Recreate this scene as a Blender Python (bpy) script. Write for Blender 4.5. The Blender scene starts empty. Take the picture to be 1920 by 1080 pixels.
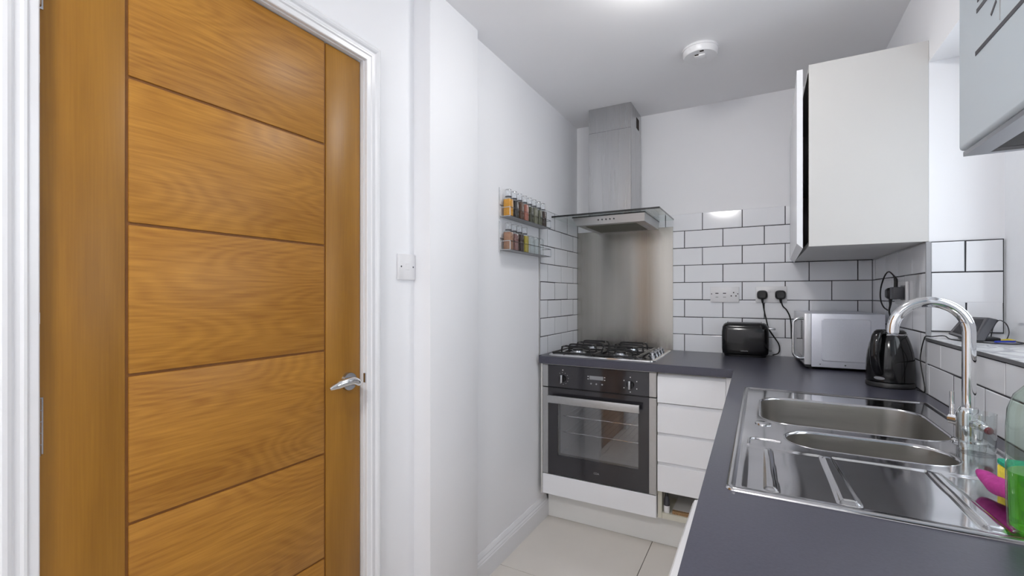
import bpy, bmesh, math, random
from mathutils import Vector, Matrix

random.seed(7)
S = bpy.context.scene
COL = S.collection
PI = math.pi
ZC = 1.23            # camera height

# ------------------------------------------------------------------ camera, world, lights, exposure
cam = bpy.data.cameras.new('camera')
cam.sensor_width = 36.0
cam.lens = 853.0 / 1920.0 * 36.0
cam.clip_start = 0.02
co = bpy.data.objects.new('camera', cam)
COL.objects.link(co)
co.location = (0, 0, ZC)
co.rotation_euler = (PI / 2, 0, math.radians(28.75))
cam.shift_y = 14.0 / 1920.0
S.camera = co

S.view_settings.view_transform = 'Standard'
S.view_settings.look = 'None'
S.view_settings.gamma = 1.0
S.view_settings.use_curve_mapping = False
S.view_settings.exposure = 0.07

W = bpy.data.worlds.new('overcast_sky')
S.world = W
W.use_nodes = True
bg = W.node_tree.nodes['Background']
bg.inputs['Color'].default_value = (0.86, 0.93, 1.0, 1)
bg.inputs['Strength'].default_value = 3.6


S.cycles.max_bounces = 16
S.cycles.diffuse_bounces = 10
S.cycles.glossy_bounces = 8
S.cycles.transmission_bounces = 10
S.cycles.transparent_max_bounces = 24

# opal dome lamps on the ceiling: (x, y, radiance, radius); the domes themselves are the light (built at the end)
LAMPS = [(-0.30, 1.52, 38.0, 0.10), (-0.42, -0.54, 78.0, 0.148)]


# ------------------------------------------------------------------ materials
def newmat(name):
    m = bpy.data.materials.new(name)
    m.use_nodes = True
    nt = m.node_tree
    return m, nt, nt.nodes['Principled BSDF']


def lin(r, g, b):
    f = lambda c: (c / 255 / 12.92) if c / 255 <= 0.04045 else ((c / 255 + 0.055) / 1.055) ** 2.4
    return (f(r), f(g), f(b), 1)


def mat(name, col, rough=0.5, metal=0.0, var=0.04, scale=30.0, bump=0.0, bscale=None, stretch=(1, 1, 1), coat=0.0, spec=None, **kw):
    """plain surface with a little procedural colour / relief variation; col is sRGB 0-255"""
    m, nt, p = newmat(name)
    c = lin(*col)
    N, L = nt.nodes, nt.links
    tc = N.new('ShaderNodeTexCoord')
    mp = N.new('ShaderNodeMapping')
    mp.inputs['Scale'].default_value = stretch
    L.new(tc.outputs['Object'], mp.inputs['Vector'])
    nz = N.new('ShaderNodeTexNoise')
    nz.inputs['Scale'].default_value = scale
    nz.inputs['Detail'].default_value = 4
    L.new(mp.outputs['Vector'], nz.inputs['Vector'])
    rp = N.new('ShaderNodeValToRGB')
    rp.color_ramp.elements[0].position = 0.3
    rp.color_ramp.elements[1].position = 0.7
    rp.color_ramp.elements[0].color = (c[0] * (1 - var), c[1] * (1 - var), c[2] * (1 - var), 1)
    rp.color_ramp.elements[1].color = (min(1, c[0] * (1 + var)), min(1, c[1] * (1 + var)), min(1, c[2] * (1 + var)), 1)
    L.new(nz.outputs['Fac'], rp.inputs['Fac'])
    L.new(rp.outputs['Color'], p.inputs['Base Color'])
    p.inputs['Roughness'].default_value = rough
    p.inputs['Metallic'].default_value = metal
    p.inputs['Coat Weight'].default_value = coat
    if spec is not None:
        p.inputs['Specular IOR Level'].default_value = spec
    if bump:
        b = N.new('ShaderNodeBump')
        b.inputs['Strength'].default_value = bump
        b.inputs['Distance'].default_value = 0.002
        n2 = N.new('ShaderNodeTexNoise')
        n2.inputs['Scale'].default_value = bscale or scale
        n2.inputs['Detail'].default_value = 3
        L.new(mp.outputs['Vector'], n2.inputs['Vector'])
        L.new(n2.outputs['Fac'], b.inputs['Height'])
        L.new(b.outputs['Normal'], p.inputs['Normal'])
    for k, v in kw.items():
        p.inputs[k.replace('_', ' ')].default_value = v
    return m


def brushed(name, col, rough, axis, aniso=0.6, var=0.08, scale=1.0, tangent='Z'):
    """stainless steel brushed along one axis"""
    st = {'x': (2, 220, 220), 'y': (220, 2, 220), 'z': (220, 220, 2)}[axis]
    m, nt, p = newmat(name)
    N, L = nt.nodes, nt.links
    c = lin(*col)
    tc = N.new('ShaderNodeTexCoord')
    mp = N.new('ShaderNodeMapping')
    mp.inputs['Scale'].default_value = st
    L.new(tc.outputs['Object'], mp.inputs['Vector'])
    nz = N.new('ShaderNodeTexNoise')
    nz.inputs['Scale'].default_value = scale
    nz.inputs['Detail'].default_value = 5
    L.new(mp.outputs['Vector'], nz.inputs['Vector'])
    rp = N.new('ShaderNodeMapRange')
    rp.inputs['To Min'].default_value = rough * 0.75
    rp.inputs['To Max'].default_value = rough * 1.3
    L.new(nz.outputs['Fac'], rp.inputs['Value'])
    L.new(rp.outputs['Result'], p.inputs['Roughness'])
    cr = N.new('ShaderNodeValToRGB')
    cr.color_ramp.elements[0].color = tuple(x * (1 - var) for x in c[:3]) + (1,)
    cr.color_ramp.elements[1].color = tuple(min(1, x * (1 + var)) for x in c[:3]) + (1,)
    mp2 = N.new('ShaderNodeMapping')           # broad streaks along the brushing: smears and reflections put into the colour
    mp2.inputs['Scale'].default_value = {'x': (.3, 14, 14), 'y': (14, .3, 14), 'z': (14, 14, .3)}[axis]
    L.new(tc.outputs['Object'], mp2.inputs['Vector'])
    nb = N.new('ShaderNodeTexNoise')
    nb.inputs['Scale'].default_value = 1.0
    nb.inputs['Detail'].default_value = 4
    L.new(mp2.outputs['Vector'], nb.inputs['Vector'])
    mxn = N.new('ShaderNodeMath')
    mxn.operation = 'MULTIPLY_ADD'
    mxn.inputs[1].default_value = 1.6
    L.new(nb.outputs['Fac'], mxn.inputs[0])
    sub = N.new('ShaderNodeMath')
    sub.operation = 'SUBTRACT'
    sub.inputs[1].default_value = 0.8
    L.new(nz.outputs['Fac'], sub.inputs[0])
    L.new(sub.outputs[0], mxn.inputs[2])
    L.new(mxn.outputs[0], cr.inputs['Fac'])
    L.new(cr.outputs['Color'], p.inputs['Base Color'])
    p.inputs['Metallic'].default_value = 1.0
    if aniso:
        p.inputs['Anisotropic'].default_value = aniso
        p.inputs['Anisotropic Rotation'].default_value = 0.25
        tg = N.new('ShaderNodeTangent')
        tg.direction_type = 'RADIAL'
        tg.axis = tangent
        L.new(tg.outputs['Tangent'], p.inputs['Tangent'])
    return m


def thin_glass(name, tint=(0.97, 0.985, 0.98), refl=1.0, rough=0.02):
    m = bpy.data.materials.new(name)
    m.use_nodes = True
    nt = m.node_tree
    N, L = nt.nodes, nt.links
    N.remove(N['Principled BSDF'])
    out = N['Material Output']
    tr = N.new('ShaderNodeBsdfTransparent')
    tr.inputs['Color'].default_value = tint + (1,)
    gl = N.new('ShaderNodeBsdfGlossy')
    gl.inputs['Roughness'].default_value = rough
    fr = N.new('ShaderNodeFresnel')
    ge_ = N.new('ShaderNodeNewGeometry')
    ior = N.new('ShaderNodeMapRange')          # the same small reflection on the way in and on the way out
    ior.inputs['To Min'].default_value = 1.45
    ior.inputs['To Max'].default_value = 1 / 1.45
    L.new(ge_.outputs['Backfacing'], ior.inputs['Value'])
    L.new(ior.outputs['Result'], fr.inputs['IOR'])
    mul = N.new('ShaderNodeMath')
    mul.operation = 'MULTIPLY'
    mul.inputs[1].default_value = refl
    L.new(fr.outputs['Fac'], mul.inputs[0])
    mx = N.new('ShaderNodeMixShader')
    L.new(mul.outputs[0], mx.inputs['Fac'])
    L.new(tr.outputs[0], mx.inputs[1])
    L.new(gl.outputs[0], mx.inputs[2])
    L.new(mx.outputs[0], out.inputs['Surface'])
    return m


def emission(name, col, strength):
    m, nt, p = newmat(name)
    p.inputs['Base Color'].default_value = (0.9, 0.9, 0.9, 1)
    p.inputs['Emission Color'].default_value = col + (1,)
    p.inputs['Emission Strength'].default_value = strength
    return m


def oak(name, horizontal, light, dark, rough=0.35):
    m, nt, p = newmat(name)
    N, L = nt.nodes, nt.links
    tc = N.new('ShaderNodeTexCoord')
    oi = N.new('ShaderNodeObjectInfo')
    off = N.new('ShaderNodeVectorMath')
    off.operation = 'SCALE'
    off.inputs[0].default_value = (0, 3.7, 5.3)
    L.new(oi.outputs['Random'], off.inputs['Scale'])
    add = N.new('ShaderNodeVectorMath')
    add.operation = 'ADD'
    L.new(tc.outputs['Object'], add.inputs[0])
    L.new(off.outputs[0], add.inputs[1])
    mp = N.new('ShaderNodeMapping')
    mp.inputs['Scale'].default_value = (1, 1.6, 7.0) if horizontal else (1, 7.5, 1.1)
    L.new(add.outputs[0], mp.inputs['Vector'])
    # cathedral figure: rings of a slow noise field
    n1 = N.new('ShaderNodeTexNoise')
    n1.inputs['Scale'].default_value = 0.9
    n1.inputs['Detail'].default_value = 1.5
    n1.inputs['Roughness'].default_value = 0.4
    L.new(mp.outputs[0], n1.inputs['Vector'])
    mu = N.new('ShaderNodeMath')
    mu.operation = 'MULTIPLY'
    mu.inputs[1].default_value = 150.0 if horizontal else 40.0
    L.new(n1.outputs['Fac'], mu.inputs[0])
    sn = N.new('ShaderNodeMath')
    sn.operation = 'SINE'
    L.new(mu.outputs[0], sn.inputs[0])
    # fine pores
    mp2 = N.new('ShaderNodeMapping')
    mp2.inputs['Scale'].default_value = (1, 9, 230) if horizontal else (1, 260, 7)
    L.new(add.outputs[0], mp2.inputs['Vector'])
    n2 = N.new('ShaderNodeTexNoise')
    n2.inputs['Scale'].default_value = 1.0
    n2.inputs['Detail'].default_value = 3
    L.new(mp2.outputs[0], n2.inputs['Vector'])
    n3 = N.new('ShaderNodeTexNoise')          # broad blotches
    n3.inputs['Scale'].default_value = 1.3
    n3.inputs['Detail'].default_value = 3
    L.new(mp.outputs[0], n3.inputs['Vector'])
    a1 = N.new('ShaderNodeMath'); a1.operation = 'MULTIPLY_ADD'
    a1.inputs[1].default_value = 0.085 if horizontal else 0.03
    pw = N.new('ShaderNodeMath'); pw.operation = 'MULTIPLY_ADD'       # pores: faint on the upright pieces
    pw.inputs[1].default_value = 0.9 if horizontal else 0.4
    pw.inputs[2].default_value = 0.05 if horizontal else 0.3
    L.new(n2.outputs['Fac'], pw.inputs[0])
    L.new(sn.outputs[0], a1.inputs[0]); L.new(pw.outputs[0], a1.inputs[2])
    a2 = N.new('ShaderNodeMath'); a2.operation = 'MULTIPLY_ADD'
    a2.inputs[1].default_value = 0.7 if horizontal else 1.1
    L.new(n3.outputs['Fac'], a2.inputs[0]); L.new(a1.outputs[0], a2.inputs[2])
    rp = N.new('ShaderNodeValToRGB')
    c0, c1 = (0.55, 1.15) if horizontal else (0.7, 1.4)
    mr = N.new('ShaderNodeMapRange')
    mr.inputs['From Min'].default_value = c0
    mr.inputs['From Max'].default_value = c1
    L.new(a2.outputs[0], mr.inputs['Value'])
    rp.color_ramp.elements[0].color = lin(*dark)
    rp.color_ramp.elements[1].color = lin(*light)
    L.new(mr.outputs['Result'], rp.inputs['Fac'])
    L.new(rp.outputs['Color'], p.inputs['Base Color'])
    p.inputs['Roughness'].default_value = rough
    p.inputs['Specular IOR Level'].default_value = 0.4
    b = N.new('ShaderNodeBump')
    b.inputs['Strength'].default_value = 0.12
    b.inputs['Distance'].default_value = 0.001
    L.new(a1.outputs[0], b.inputs['Height'])
    L.new(b.outputs['Normal'], p.inputs['Normal'])
    return m


M = {}
M['wall'] = mat('white_wall_paint', (236, 237, 240), 0.55, var=0.008, scale=3, bump=0.05, bscale=60)
M['ceiling'] = mat('ceiling_paint', (238, 238, 240), 0.8, var=0.01, scale=2)
M['gloss_white'] = mat('white_gloss_paint', (228, 229, 232), 0.25, var=0.01, scale=8)
M['tile'] = mat('glazed_white_tile', (232, 234, 238), 0.09, var=0.012, scale=4, bump=0.03, bscale=14)
M['grout'] = mat('dark_grout', (52, 52, 57), 0.9, var=0.12, scale=120)
M['floor_tile'] = mat('polished_floor_tile', (216, 211, 204), 0.13, var=0.02, scale=5)
M['floor_grout'] = mat('floor_grout', (92, 86, 80), 0.9, var=0.1, scale=150)
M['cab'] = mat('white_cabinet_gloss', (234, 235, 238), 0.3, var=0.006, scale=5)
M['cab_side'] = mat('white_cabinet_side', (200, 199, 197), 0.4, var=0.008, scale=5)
M['carcass'] = mat('cream_carcass_board', (205, 202, 188), 0.6, var=0.02, scale=12)
M['plinth'] = mat('plinth_board', (232, 232, 230), 0.45, var=0.01, scale=8)
M['chipboard'] = mat('raw_chipboard', (150, 118, 84), 0.9, var=0.35, scale=160)
M['worktop'] = mat('slate_grey_laminate', (68, 68, 80), 0.28, var=0.10, scale=260, bump=0.05, bscale=200)
M['oak_h'] = oak('oak_veneer_across', True, (178, 126, 48), (142, 93, 28), 0.4)
M['oak_v'] = oak('oak_veneer_upright', False, (164, 116, 40), (128, 86, 22), 0.38)
M['oak_groove'] = mat('stained_groove', (122, 76, 22), 0.6, var=0.1, scale=40)
M['dark_gap'] = mat('dark_gap', (40, 30, 22), 0.9)
M['steel_z'] = brushed('brushed_steel_upright', (176, 173, 167), 0.23, 'z', 0.9, var=0.10)
M['steel_hood'] = brushed('brushed_steel_hood', (186, 186, 187), 0.25, 'z', 0.88)
M['steel_x'] = brushed('brushed_steel_across', (192, 192, 192), 0.32, 'x', 0.4)
M['steel_trim'] = mat('satin_steel_trim', (186, 186, 186), 0.38, 1.0, var=0.03, scale=60)
M['sink'] = mat('polished_sink_steel', (200, 200, 202), 0.09, 1.0, var=0.03, scale=25, bump=0.05, bscale=9)
M['sink_bowl'] = brushed('satin_sink_bowl', (176, 174, 170), 0.33, 'x', 0.0, var=0.05)
M['sink_edge'] = mat('polished_sink_edge', (196, 196, 198), 0.16, 1.0, var=0.02)
M['chrome'] = mat('chrome', (225, 226, 228), 0.05, 1.0, var=0.01)
M['satin_chrome'] = mat('satin_chrome', (190, 192, 196), 0.22, 1.0, var=0.02)
M['black_gloss'] = mat('glossy_black_plastic', (16, 16, 18), 0.12, var=0.05)
M['black_satin'] = mat('satin_black_plastic', (26, 26, 28), 0.4, var=0.06)
M['rubber'] = mat('black_rubber', (18, 18, 19), 0.6, var=0.06)
M['black_glass'] = mat('black_oven_glass', (44, 43, 47), 0.05, var=0.02, scale=3, coat=0.3)
M['enamel'] = mat('black_enamel_pan_support', (22, 22, 23), 0.35, var=0.1, scale=80)
M['oven_int'] = mat('grey_oven_cavity', (196, 198, 200), 0.5, var=0.05)
M['microwave'] = mat('silver_paint', (216, 219, 229), 0.34, 0.25, var=0.02, scale=200)
M['micro_door'] = mat('silver_door', (224, 224, 227), 0.3, 0.3, var=0.02, scale=90)
M['white_plastic'] = mat('white_plastic', (228, 228, 230), 0.28, var=0.01)
M['boiler'] = mat('boiler_white_enamel', (196, 208, 216), 0.3, var=0.008, scale=4)
M['grey_plastic'] = mat('grey_plastic', (150, 151, 154), 0.45, var=0.03)
M['dark_grey'] = mat('dark_grey_plastic', (62, 62, 68), 0.4, var=0.05)
M['screen'] = mat('grey_display', (132, 134, 138), 0.2, var=0.03)
M['print'] = mat('pale_print', (200, 200, 202), 0.5, var=0.02)
M['marble'] = None
M['hood_glass'] = thin_glass('clear_hood_glass', (0.93, 0.96, 0.95), 1.0)
M['window_glass'] = thin_glass('window_glass', (0.99, 0.99, 0.99), 1.0)
M['jar_glass'] = thin_glass('jar_glass', (0.93, 0.95, 0.95), 1.6, 0.03)
M['tumbler'] = thin_glass('tumbler_glass', (0.95, 0.97, 0.97), 2.2, 0.02)
M['oven_glass'] = thin_glass('oven_window_glass', (0.86, 0.86, 0.87), 4.0, 0.02)
M['glass_edge'] = mat('dark_glass_edge', (20, 24, 24), 0.15, var=0.05)
M['upvc'] = mat('white_upvc', (226, 229, 233), 0.3, var=0.008)
M['filter'] = mat('hood_filter_mesh', (112, 112, 100), 0.5, 0.8, var=0.3, scale=240)
M['sponge_y'] = mat('yellow_sponge', (242, 222, 72), 0.95, var=0.14, scale=160, bump=0.5, bscale=220)
M['sponge_g'] = mat('green_scourer', (30, 150, 120), 0.95, var=0.25, scale=220, bump=0.5, bscale=260)
M['magenta'] = mat('magenta_cloth', (166, 50, 130), 0.9, var=0.16, scale=90, bump=0.4, bscale=140)
M['blue_cable'] = mat('blue_cable', (44, 70, 190), 0.45)
M['yellow_cable'] = mat('yellow_cable', (225, 205, 70), 0.5)
M['red'] = mat('red_cap', (118, 34, 40), 0.35)
M['label_blue'] = mat('blue_white_label', (190, 200, 225), 0.5, var=0.2, scale=50)


def marble():
    m, nt, p = newmat('white_marble_tile')
    N, L = nt.nodes, nt.links
    tc = N.new('ShaderNodeTexCoord')
    n0 = N.new('ShaderNodeTexNoise')
    n0.inputs['Scale'].default_value = 6
    n0.inputs['Detail'].default_value = 6
    n0.inputs['Distortion'].default_value = 1.5
    L.new(tc.outputs['Object'], n0.inputs['Vector'])
    rp = N.new('ShaderNodeValToRGB')
    e = rp.color_ramp.elements
    e[0].position = 0.44; e[0].color = lin(226, 227, 230)
    e[1].position = 0.56; e[1].color = lin(228, 229, 231)
    k = e.new(0.5); k.color = lin(176, 178, 184)
    L.new(n0.outputs['Fac'], rp.inputs['Fac'])
    L.new(rp.outputs['Color'], p.inputs['Base Color'])
    p.inputs['Roughness'].default_value = 0.2
    return m


M['marble'] = marble()


def liquid(name, col):
    m, nt, p = newmat(name)
    p.inputs['Base Color'].default_value = lin(*col)
    p.inputs['Roughness'].default_value = 0.05
    p.inputs['Transmission Weight'].default_value = 0.75
    p.inputs['Subsurface Weight'].default_value = 0.0
    p.inputs['IOR'].default_value = 1.36
    return m


M['soap'] = liquid('green_washing_up_liquid', (112, 205, 62))
M['bottle'] = thin_glass('clear_bottle_plastic', (0.86, 0.94, 0.88), 1.6, 0.05)

# ------------------------------------------------------------------ mesh helpers
ORIG = {}


class MB:
    def __init__(self):
        self.bm = bmesh.new()

    def _merge(self, b):
        me = bpy.data.meshes.new('tmp')
        b.to_mesh(me)
        b.free()
        self.bm.from_mesh(me)
        bpy.data.meshes.remove(me)

    def box(self, lo, hi, bev=0.0, seg=1, rot=None, piv=None):
        b = bmesh.new()
        bmesh.ops.create_cube(b, size=1.0)
        lo = Vector(lo); hi = Vector(hi)
        c = (lo + hi) / 2; d = hi - lo
        for v in b.verts:
            v.co = Vector((v.co.x * d.x, v.co.y * d.y, v.co.z * d.z)) + c
        if bev > 0:
            bmesh.ops.bevel(b, geom=list(b.edges), offset=bev, segments=seg, profile=0.5, affect='EDGES')
        if rot is not None:
            bmesh.ops.rotate(b, cent=Vector(piv) if piv is not None else c, matrix=rot, verts=b.verts)
        self._merge(b)
        return self

    def cyl(self, p0, p1, r0, r1=None, n=20, caps=True):
        r1 = r0 if r1 is None else r1
        p0 = Vector(p0); p1 = Vector(p1)
        self.loft([ring(p0, p1 - p0, r0, n), ring(p1, p1 - p0, r1, n)], caps, caps)
        return self

    def loft(self, rings, cap0=True, cap1=True, closed=True):
        bm = self.bm
        vs = [[bm.verts.new(p) for p in r] for r in rings]
        n = len(rings[0])
        for a, b in zip(vs, vs[1:]):
            for i in range(n if closed else n - 1):
                j = (i + 1) % n
                try:
                    bm.faces.new((a[i], a[j], b[j], b[i]))
                except ValueError:
                    pass
        if cap0:
            bm.faces.new(list(reversed(vs[0])))
        if cap1:
            bm.faces.new(vs[-1])
        return self

    def tube(self, pts, r, n=10, caps=True):
        """pipe along points; r a number or a list"""
        pts = [Vector(p) for p in pts]
        rs = r if isinstance(r, (list, tuple)) else [r] * len(pts)
        t0 = (pts[1] - pts[0]).normalized()
        up = Vector((0, 0, 1)) if abs(t0.z) < 0.9 else Vector((1, 0, 0))
        u = t0.cross(up).normalized()
        rings = []
        for i, p in enumerate(pts):
            if i == 0: t = pts[1] - pts[0]
            elif i == len(pts) - 1: t = pts[-1] - pts[-2]
            else: t = (pts[i + 1] - p).normalized() + (p - pts[i - 1]).normalized()
            t.normalize()
            u = (u - t * u.dot(t)).normalized()
            w = t.cross(u)
            rings.append([p + (u * math.cos(2 * PI * k / n) + w * math.sin(2 * PI * k / n)) * rs[i] for k in range(n)])
        return self.loft(rings, caps, caps)

    def lathe(self, prof, c=(0, 0, 0), n=32, caps=True):
        c = Vector(c)
        rings = [[c + Vector((r * math.cos(2 * PI * k / n), r * math.sin(2 * PI * k / n), z)) for k in range(n)] for r, z in prof]
        return self.loft(rings, caps, caps)

    def plate(self, outer, holes, to3, t0, t1):
        """flat slab with holes; to3(u, v, t) gives the point"""
        b = bmesh.new()
        loops = [outer] + list(holes)
        es = []
        for lp in loops:
            vs = [b.verts.new((u, v, 0)) for u, v in lp]
            for i in range(len(vs)):
                es.append(b.edges.new((vs[i], vs[(i + 1) % len(vs)])))
        bmesh.ops.triangle_fill(b, edges=es, use_beauty=True, use_dissolve=False)
        bmesh.ops.dissolve_limit(b, angle_limit=0.01, verts=b.verts, edges=b.edges)
        if t1 != t0:
            r = bmesh.ops.extrude_face_region(b, geom=list(b.faces))
            for g in r['geom']:
                if isinstance(g, bmesh.types.BMVert):
                    g.co.z = 1
        for v in b.verts:
            v.co = Vector(to3(v.co.x, v.co.y, t1 if v.co.z > 0.5 else t0))
        bmesh.ops.recalc_face_normals(b, faces=b.faces)
        self._merge(b)
        return self

    def build(self, name, m, parent=None, sharp=0.6, kind=None, recalc=True):
        bm = self.bm
        if recalc:
            bmesh.ops.recalc_face_normals(bm, faces=bm.faces)
        o_ = ORIG.get(parent.name if parent else None)
        if o_ is not None:
            bmesh.ops.translate(bm, vec=-o_, verts=bm.verts)
        for f in bm.faces:
            f.smooth = True
        for e in bm.edges:
            if len(e.link_faces) != 2 or e.calc_face_angle(0) > sharp:
                e.smooth = False
        me = bpy.data.meshes.new(name)
        bm.to_mesh(me)
        bm.free()
        me.materials.append(m)
        o = bpy.data.objects.new(name, me)
        COL.objects.link(o)
        if parent:
            o.parent = parent
            if o_ is not None:
                ORIG[o.name] = o_
        if kind:
            o['kind'] = kind
        return o


def ring(p, d, r, n=20):
    d = Vector(d).normalized()
    up = Vector((0, 0, 1)) if abs(d.z) < 0.9 else Vector((1, 0, 0))
    u = d.cross(up).normalized(); w = d.cross(u)
    return [Vector(p) + (u * math.cos(2 * PI * k / n) + w * math.sin(2 * PI * k / n)) * r for k in range(n)]


def rrect(x0, x1, y0, y1, r, n=6):
    pts = []
    for cx, cy, a in ((x1 - r, y1 - r, 0), (x0 + r, y1 - r, 90), (x0 + r, y0 + r, 180), (x1 - r, y0 + r, 270)):
        for k in range(n + 1):
            t = math.radians(a + 90 * k / n)
            pts.append((cx + r * math.cos(t), cy + r * math.sin(t)))
    return pts


def smooth_path(pts, k=6):
    """Catmull-Rom through the points"""
    P = [Vector(p) for p in pts]
    P = [P[0] * 2 - P[1]] + P + [P[-1] * 2 - P[-2]]
    out = []
    for i in range(1, len(P) - 2):
        a, b, c, d = P[i - 1:i + 3]
        for j in range(k):
            t = j / k
            out.append(0.5 * ((2 * b) + (c - a) * t + (2 * a - 5 * b + 4 * c - d) * t * t + (3 * b - a - 3 * c + d) * t ** 3))
    out.append(P[-2])
    return out


def thing(name, label, cat, loc=(0, 0, 0), group=None, world=True):
    o = bpy.data.objects.new(name, None)
    o.empty_display_size = 0.05
    COL.objects.link(o)
    o.location = loc
    o['label'] = label
    o['category'] = cat
    if group:
        o['group'] = group
    ORIG[o.name] = Vector(loc) if world else Vector((0, 0, 0))
    return o


def struct_root(name, loc=(0, 0, 0)):
    o = bpy.data.objects.new(name, None)
    o.empty_display_size = 0.05
    COL.objects.link(o)
    o.location = loc
    o['kind'] = 'structure'
    ORIG[o.name] = Vector(loc)
    return o


def tag(o, label, cat, group=None):
    o['label'] = label
    o['category'] = cat
    if group:
        o['group'] = group
    return o


def B(name, lo, hi, m, parent=None, bev=0.0, seg=1, **kw):
    return MB().box(lo, hi, bev, seg).build(name, m, parent, **kw)


def dup(root, loc, label=None):
    r = root.copy()
    COL.objects.link(r)
    r.location = loc
    if label:
        r['label'] = label
    for ch in list(root.children):
        c = ch.copy(); COL.objects.link(c); c.parent = r
        for g in list(ch.children):
            d = g.copy(); COL.objects.link(d); d.parent = c
    return r


def letters(body, size, name, m, parent, loc, rot, depth=0.0004):
    cu = bpy.data.curves.new(name, 'FONT')
    cu.body = body
    cu.size = size
    cu.extrude = depth
    cu.align_x = 'CENTER'
    cu.align_y = 'CENTER'
    cu.materials.append(m)
    t = bpy.data.objects.new('text', cu)
    COL.objects.link(t)
    bpy.context.view_layer.update()
    me = bpy.data.meshes.new_from_object(t.evaluated_get(bpy.context.evaluated_depsgraph_get()))
    bpy.data.objects.remove(t)
    bpy.data.curves.remove(cu)
    o = bpy.data.objects.new(name, me)
    COL.objects.link(o)
    o['kind'] = 'stuff'
    o.parent = parent
    o_ = ORIG.get(parent.name, Vector((0, 0, 0)))
    o.location = Vector(loc) - o_
    o.rotation_euler = rot
    return o


# ------------------------------------------------------------------ room shell
XL_DOOR, XL_PIER, XL = -1.105, -1.030, -1.067
YB = 2.838            # plaster of the back wall (tile faces at 2.83)
XR = 0.487            # plaster of the right wall (tile faces at 0.479)
ZCEIL = 2.33
WT = 0.905            # worktop height
YREV = 1.975          # plaster of the window reveal's far cheek, tiles in front face 1.983 -> see below

floor = B('floor', (-1.3, -1.75, -0.12), (0.75, 3.0, -0.006), M['floor_grout'], kind='structure')
fx = [-1.679, -1.079, -0.479, 0.121, 0.721]
fy = [-1.8, -1.2, -0.6, 0.0, 0.6, 1.2, 1.8, 2.4, 3.0]
for i in range(len(fx) - 1):
    for j in range(len(fy) - 1):
        x0, x1 = max(fx[i] + .0015, -1.28), min(fx[i + 1] - .0015, 0.48)
        y0, y1 = max(fy[j] + .0015, -1.6), min(fy[j + 1] - .0015, 2.83)
        if x1 - x0 < .02 or y1 - y0 < .02:
            continue
        B('tile', (x0, y0, -0.010), (x1, y1, 0.0), M['floor_tile'], floor, 0.0008)

B('ceiling', (-1.3, -1.75, ZCEIL), (0.75, 3.0, ZCEIL + 0.1), M['ceiling'], kind='structure')
wall_back = B('wall_back', (-1.3, YB, -0.1), (0.75, YB + 0.12, ZCEIL), M['wall'], kind='structure')
B('wall_front', (-1.3, -1.75, -0.1), (0.75, -1.62, ZCEIL), M['wall'], kind='structure')

# left: wall with the door opening, a shallow pier, then the kitchen's own wall
DY0, DY1, DZ = 0.276, 1.056, 1.99
MB().plate([(-1.75, -0.1), (1.30, -0.1), (1.30, ZCEIL), (-1.75, ZCEIL)],
           [[(DY0, -0.05), (DY1, -0.05), (DY1, DZ), (DY0, DZ)]],
           lambda u, v, t: (t, u, v), XL_DOOR - 0.12, XL_DOOR).build('wall_left', M['wall'], kind='structure')
B('wall_left_pier', (-1.225, 1.275, -0.1), (XL_PIER, 1.585, ZCEIL), M['wall'], bev=0.004, seg=2, kind='structure')
wall_left = B('wall_left_kitchen', (-1.19, 1.57, -0.1), (XL, YB + 0.01, ZCEIL), M['wall'], kind='structure')

# right: wall with the window opening
WY0, WY1, WZ0, WZ1 = 0.72, 1.991, 1.075, 2.005
wall_right = MB().plate([(-1.75, -0.1), (YB + .01, -0.1), (YB + .01, ZCEIL), (-1.75, ZCEIL)],
                        [[(WY0, WZ0), (WY1, WZ0), (WY1, WZ1), (WY0, WZ1)]],
                        lambda u, v, t: (t, u, v), XR, XR + 0.27).build('wall_right', M['wall'], kind='structure')


# ------------------------------------------------------------------ wall tiles
TILE_CACHE = {}


def wall_tile(parent, o, du, n, w, h):
    """o lower corner on the grout bed, du along the row, n out of the wall"""
    key = (round(w, 3), round(h, 3), tuple(du), tuple(n))
    me = TILE_CACHE.get(key)
    du = Vector(du); n = Vector(n); dz = Vector((0, 0, 1))
    if me is None:
        b = bmesh.new()
        e = 0.0022
        back = [b.verts.new(p) for p in (Vector((0, 0, 0)), du * w, du * w + dz * h, dz * h)]
        mid = [b.verts.new(p + n * 0.0060) for p in (Vector((0, 0, 0)), du * w, du * w + dz * h, dz * h)]
        fr = [b.verts.new(p + n * 0.007) for p in (du * e + dz * e, du * (w - e) + dz * e, du * (w - e) + dz * (h - e), du * e + dz * (h - e))]
        for r0, r1 in ((back, mid), (mid, fr)):
            for i in range(4):
                j = (i + 1) % 4
                b.faces.new((r0[i], r0[j], r1[j], r1[i]))
        b.faces.new(fr)
        bmesh.ops.recalc_face_normals(b, faces=b.faces)
        cen = fr[0].co.lerp(fr[2].co, .5)
        b.normal_update()
        if b.faces[-1 if False else len(b.faces) - 1].normal.dot(n) < 0:
            bmesh.ops.reverse_faces(b, faces=b.faces)
        me = bpy.data.meshes.new('tile')
        b.to_mesh(me); b.free()
        me.materials.append(M['tile'])
        TILE_CACHE[key] = me
    t = bpy.data.objects.new('tile', me)
    COL.objects.link(t)
    t.location = o
    t.parent = parent
    # laid by hand: a trace of tilt so that each tile mirrors a little differently
    t.rotation_euler = (random.uniform(-.004, .004), random.uniform(-.004, .004), random.uniform(-.004, .004))
    return t


G = 0.0020


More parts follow.
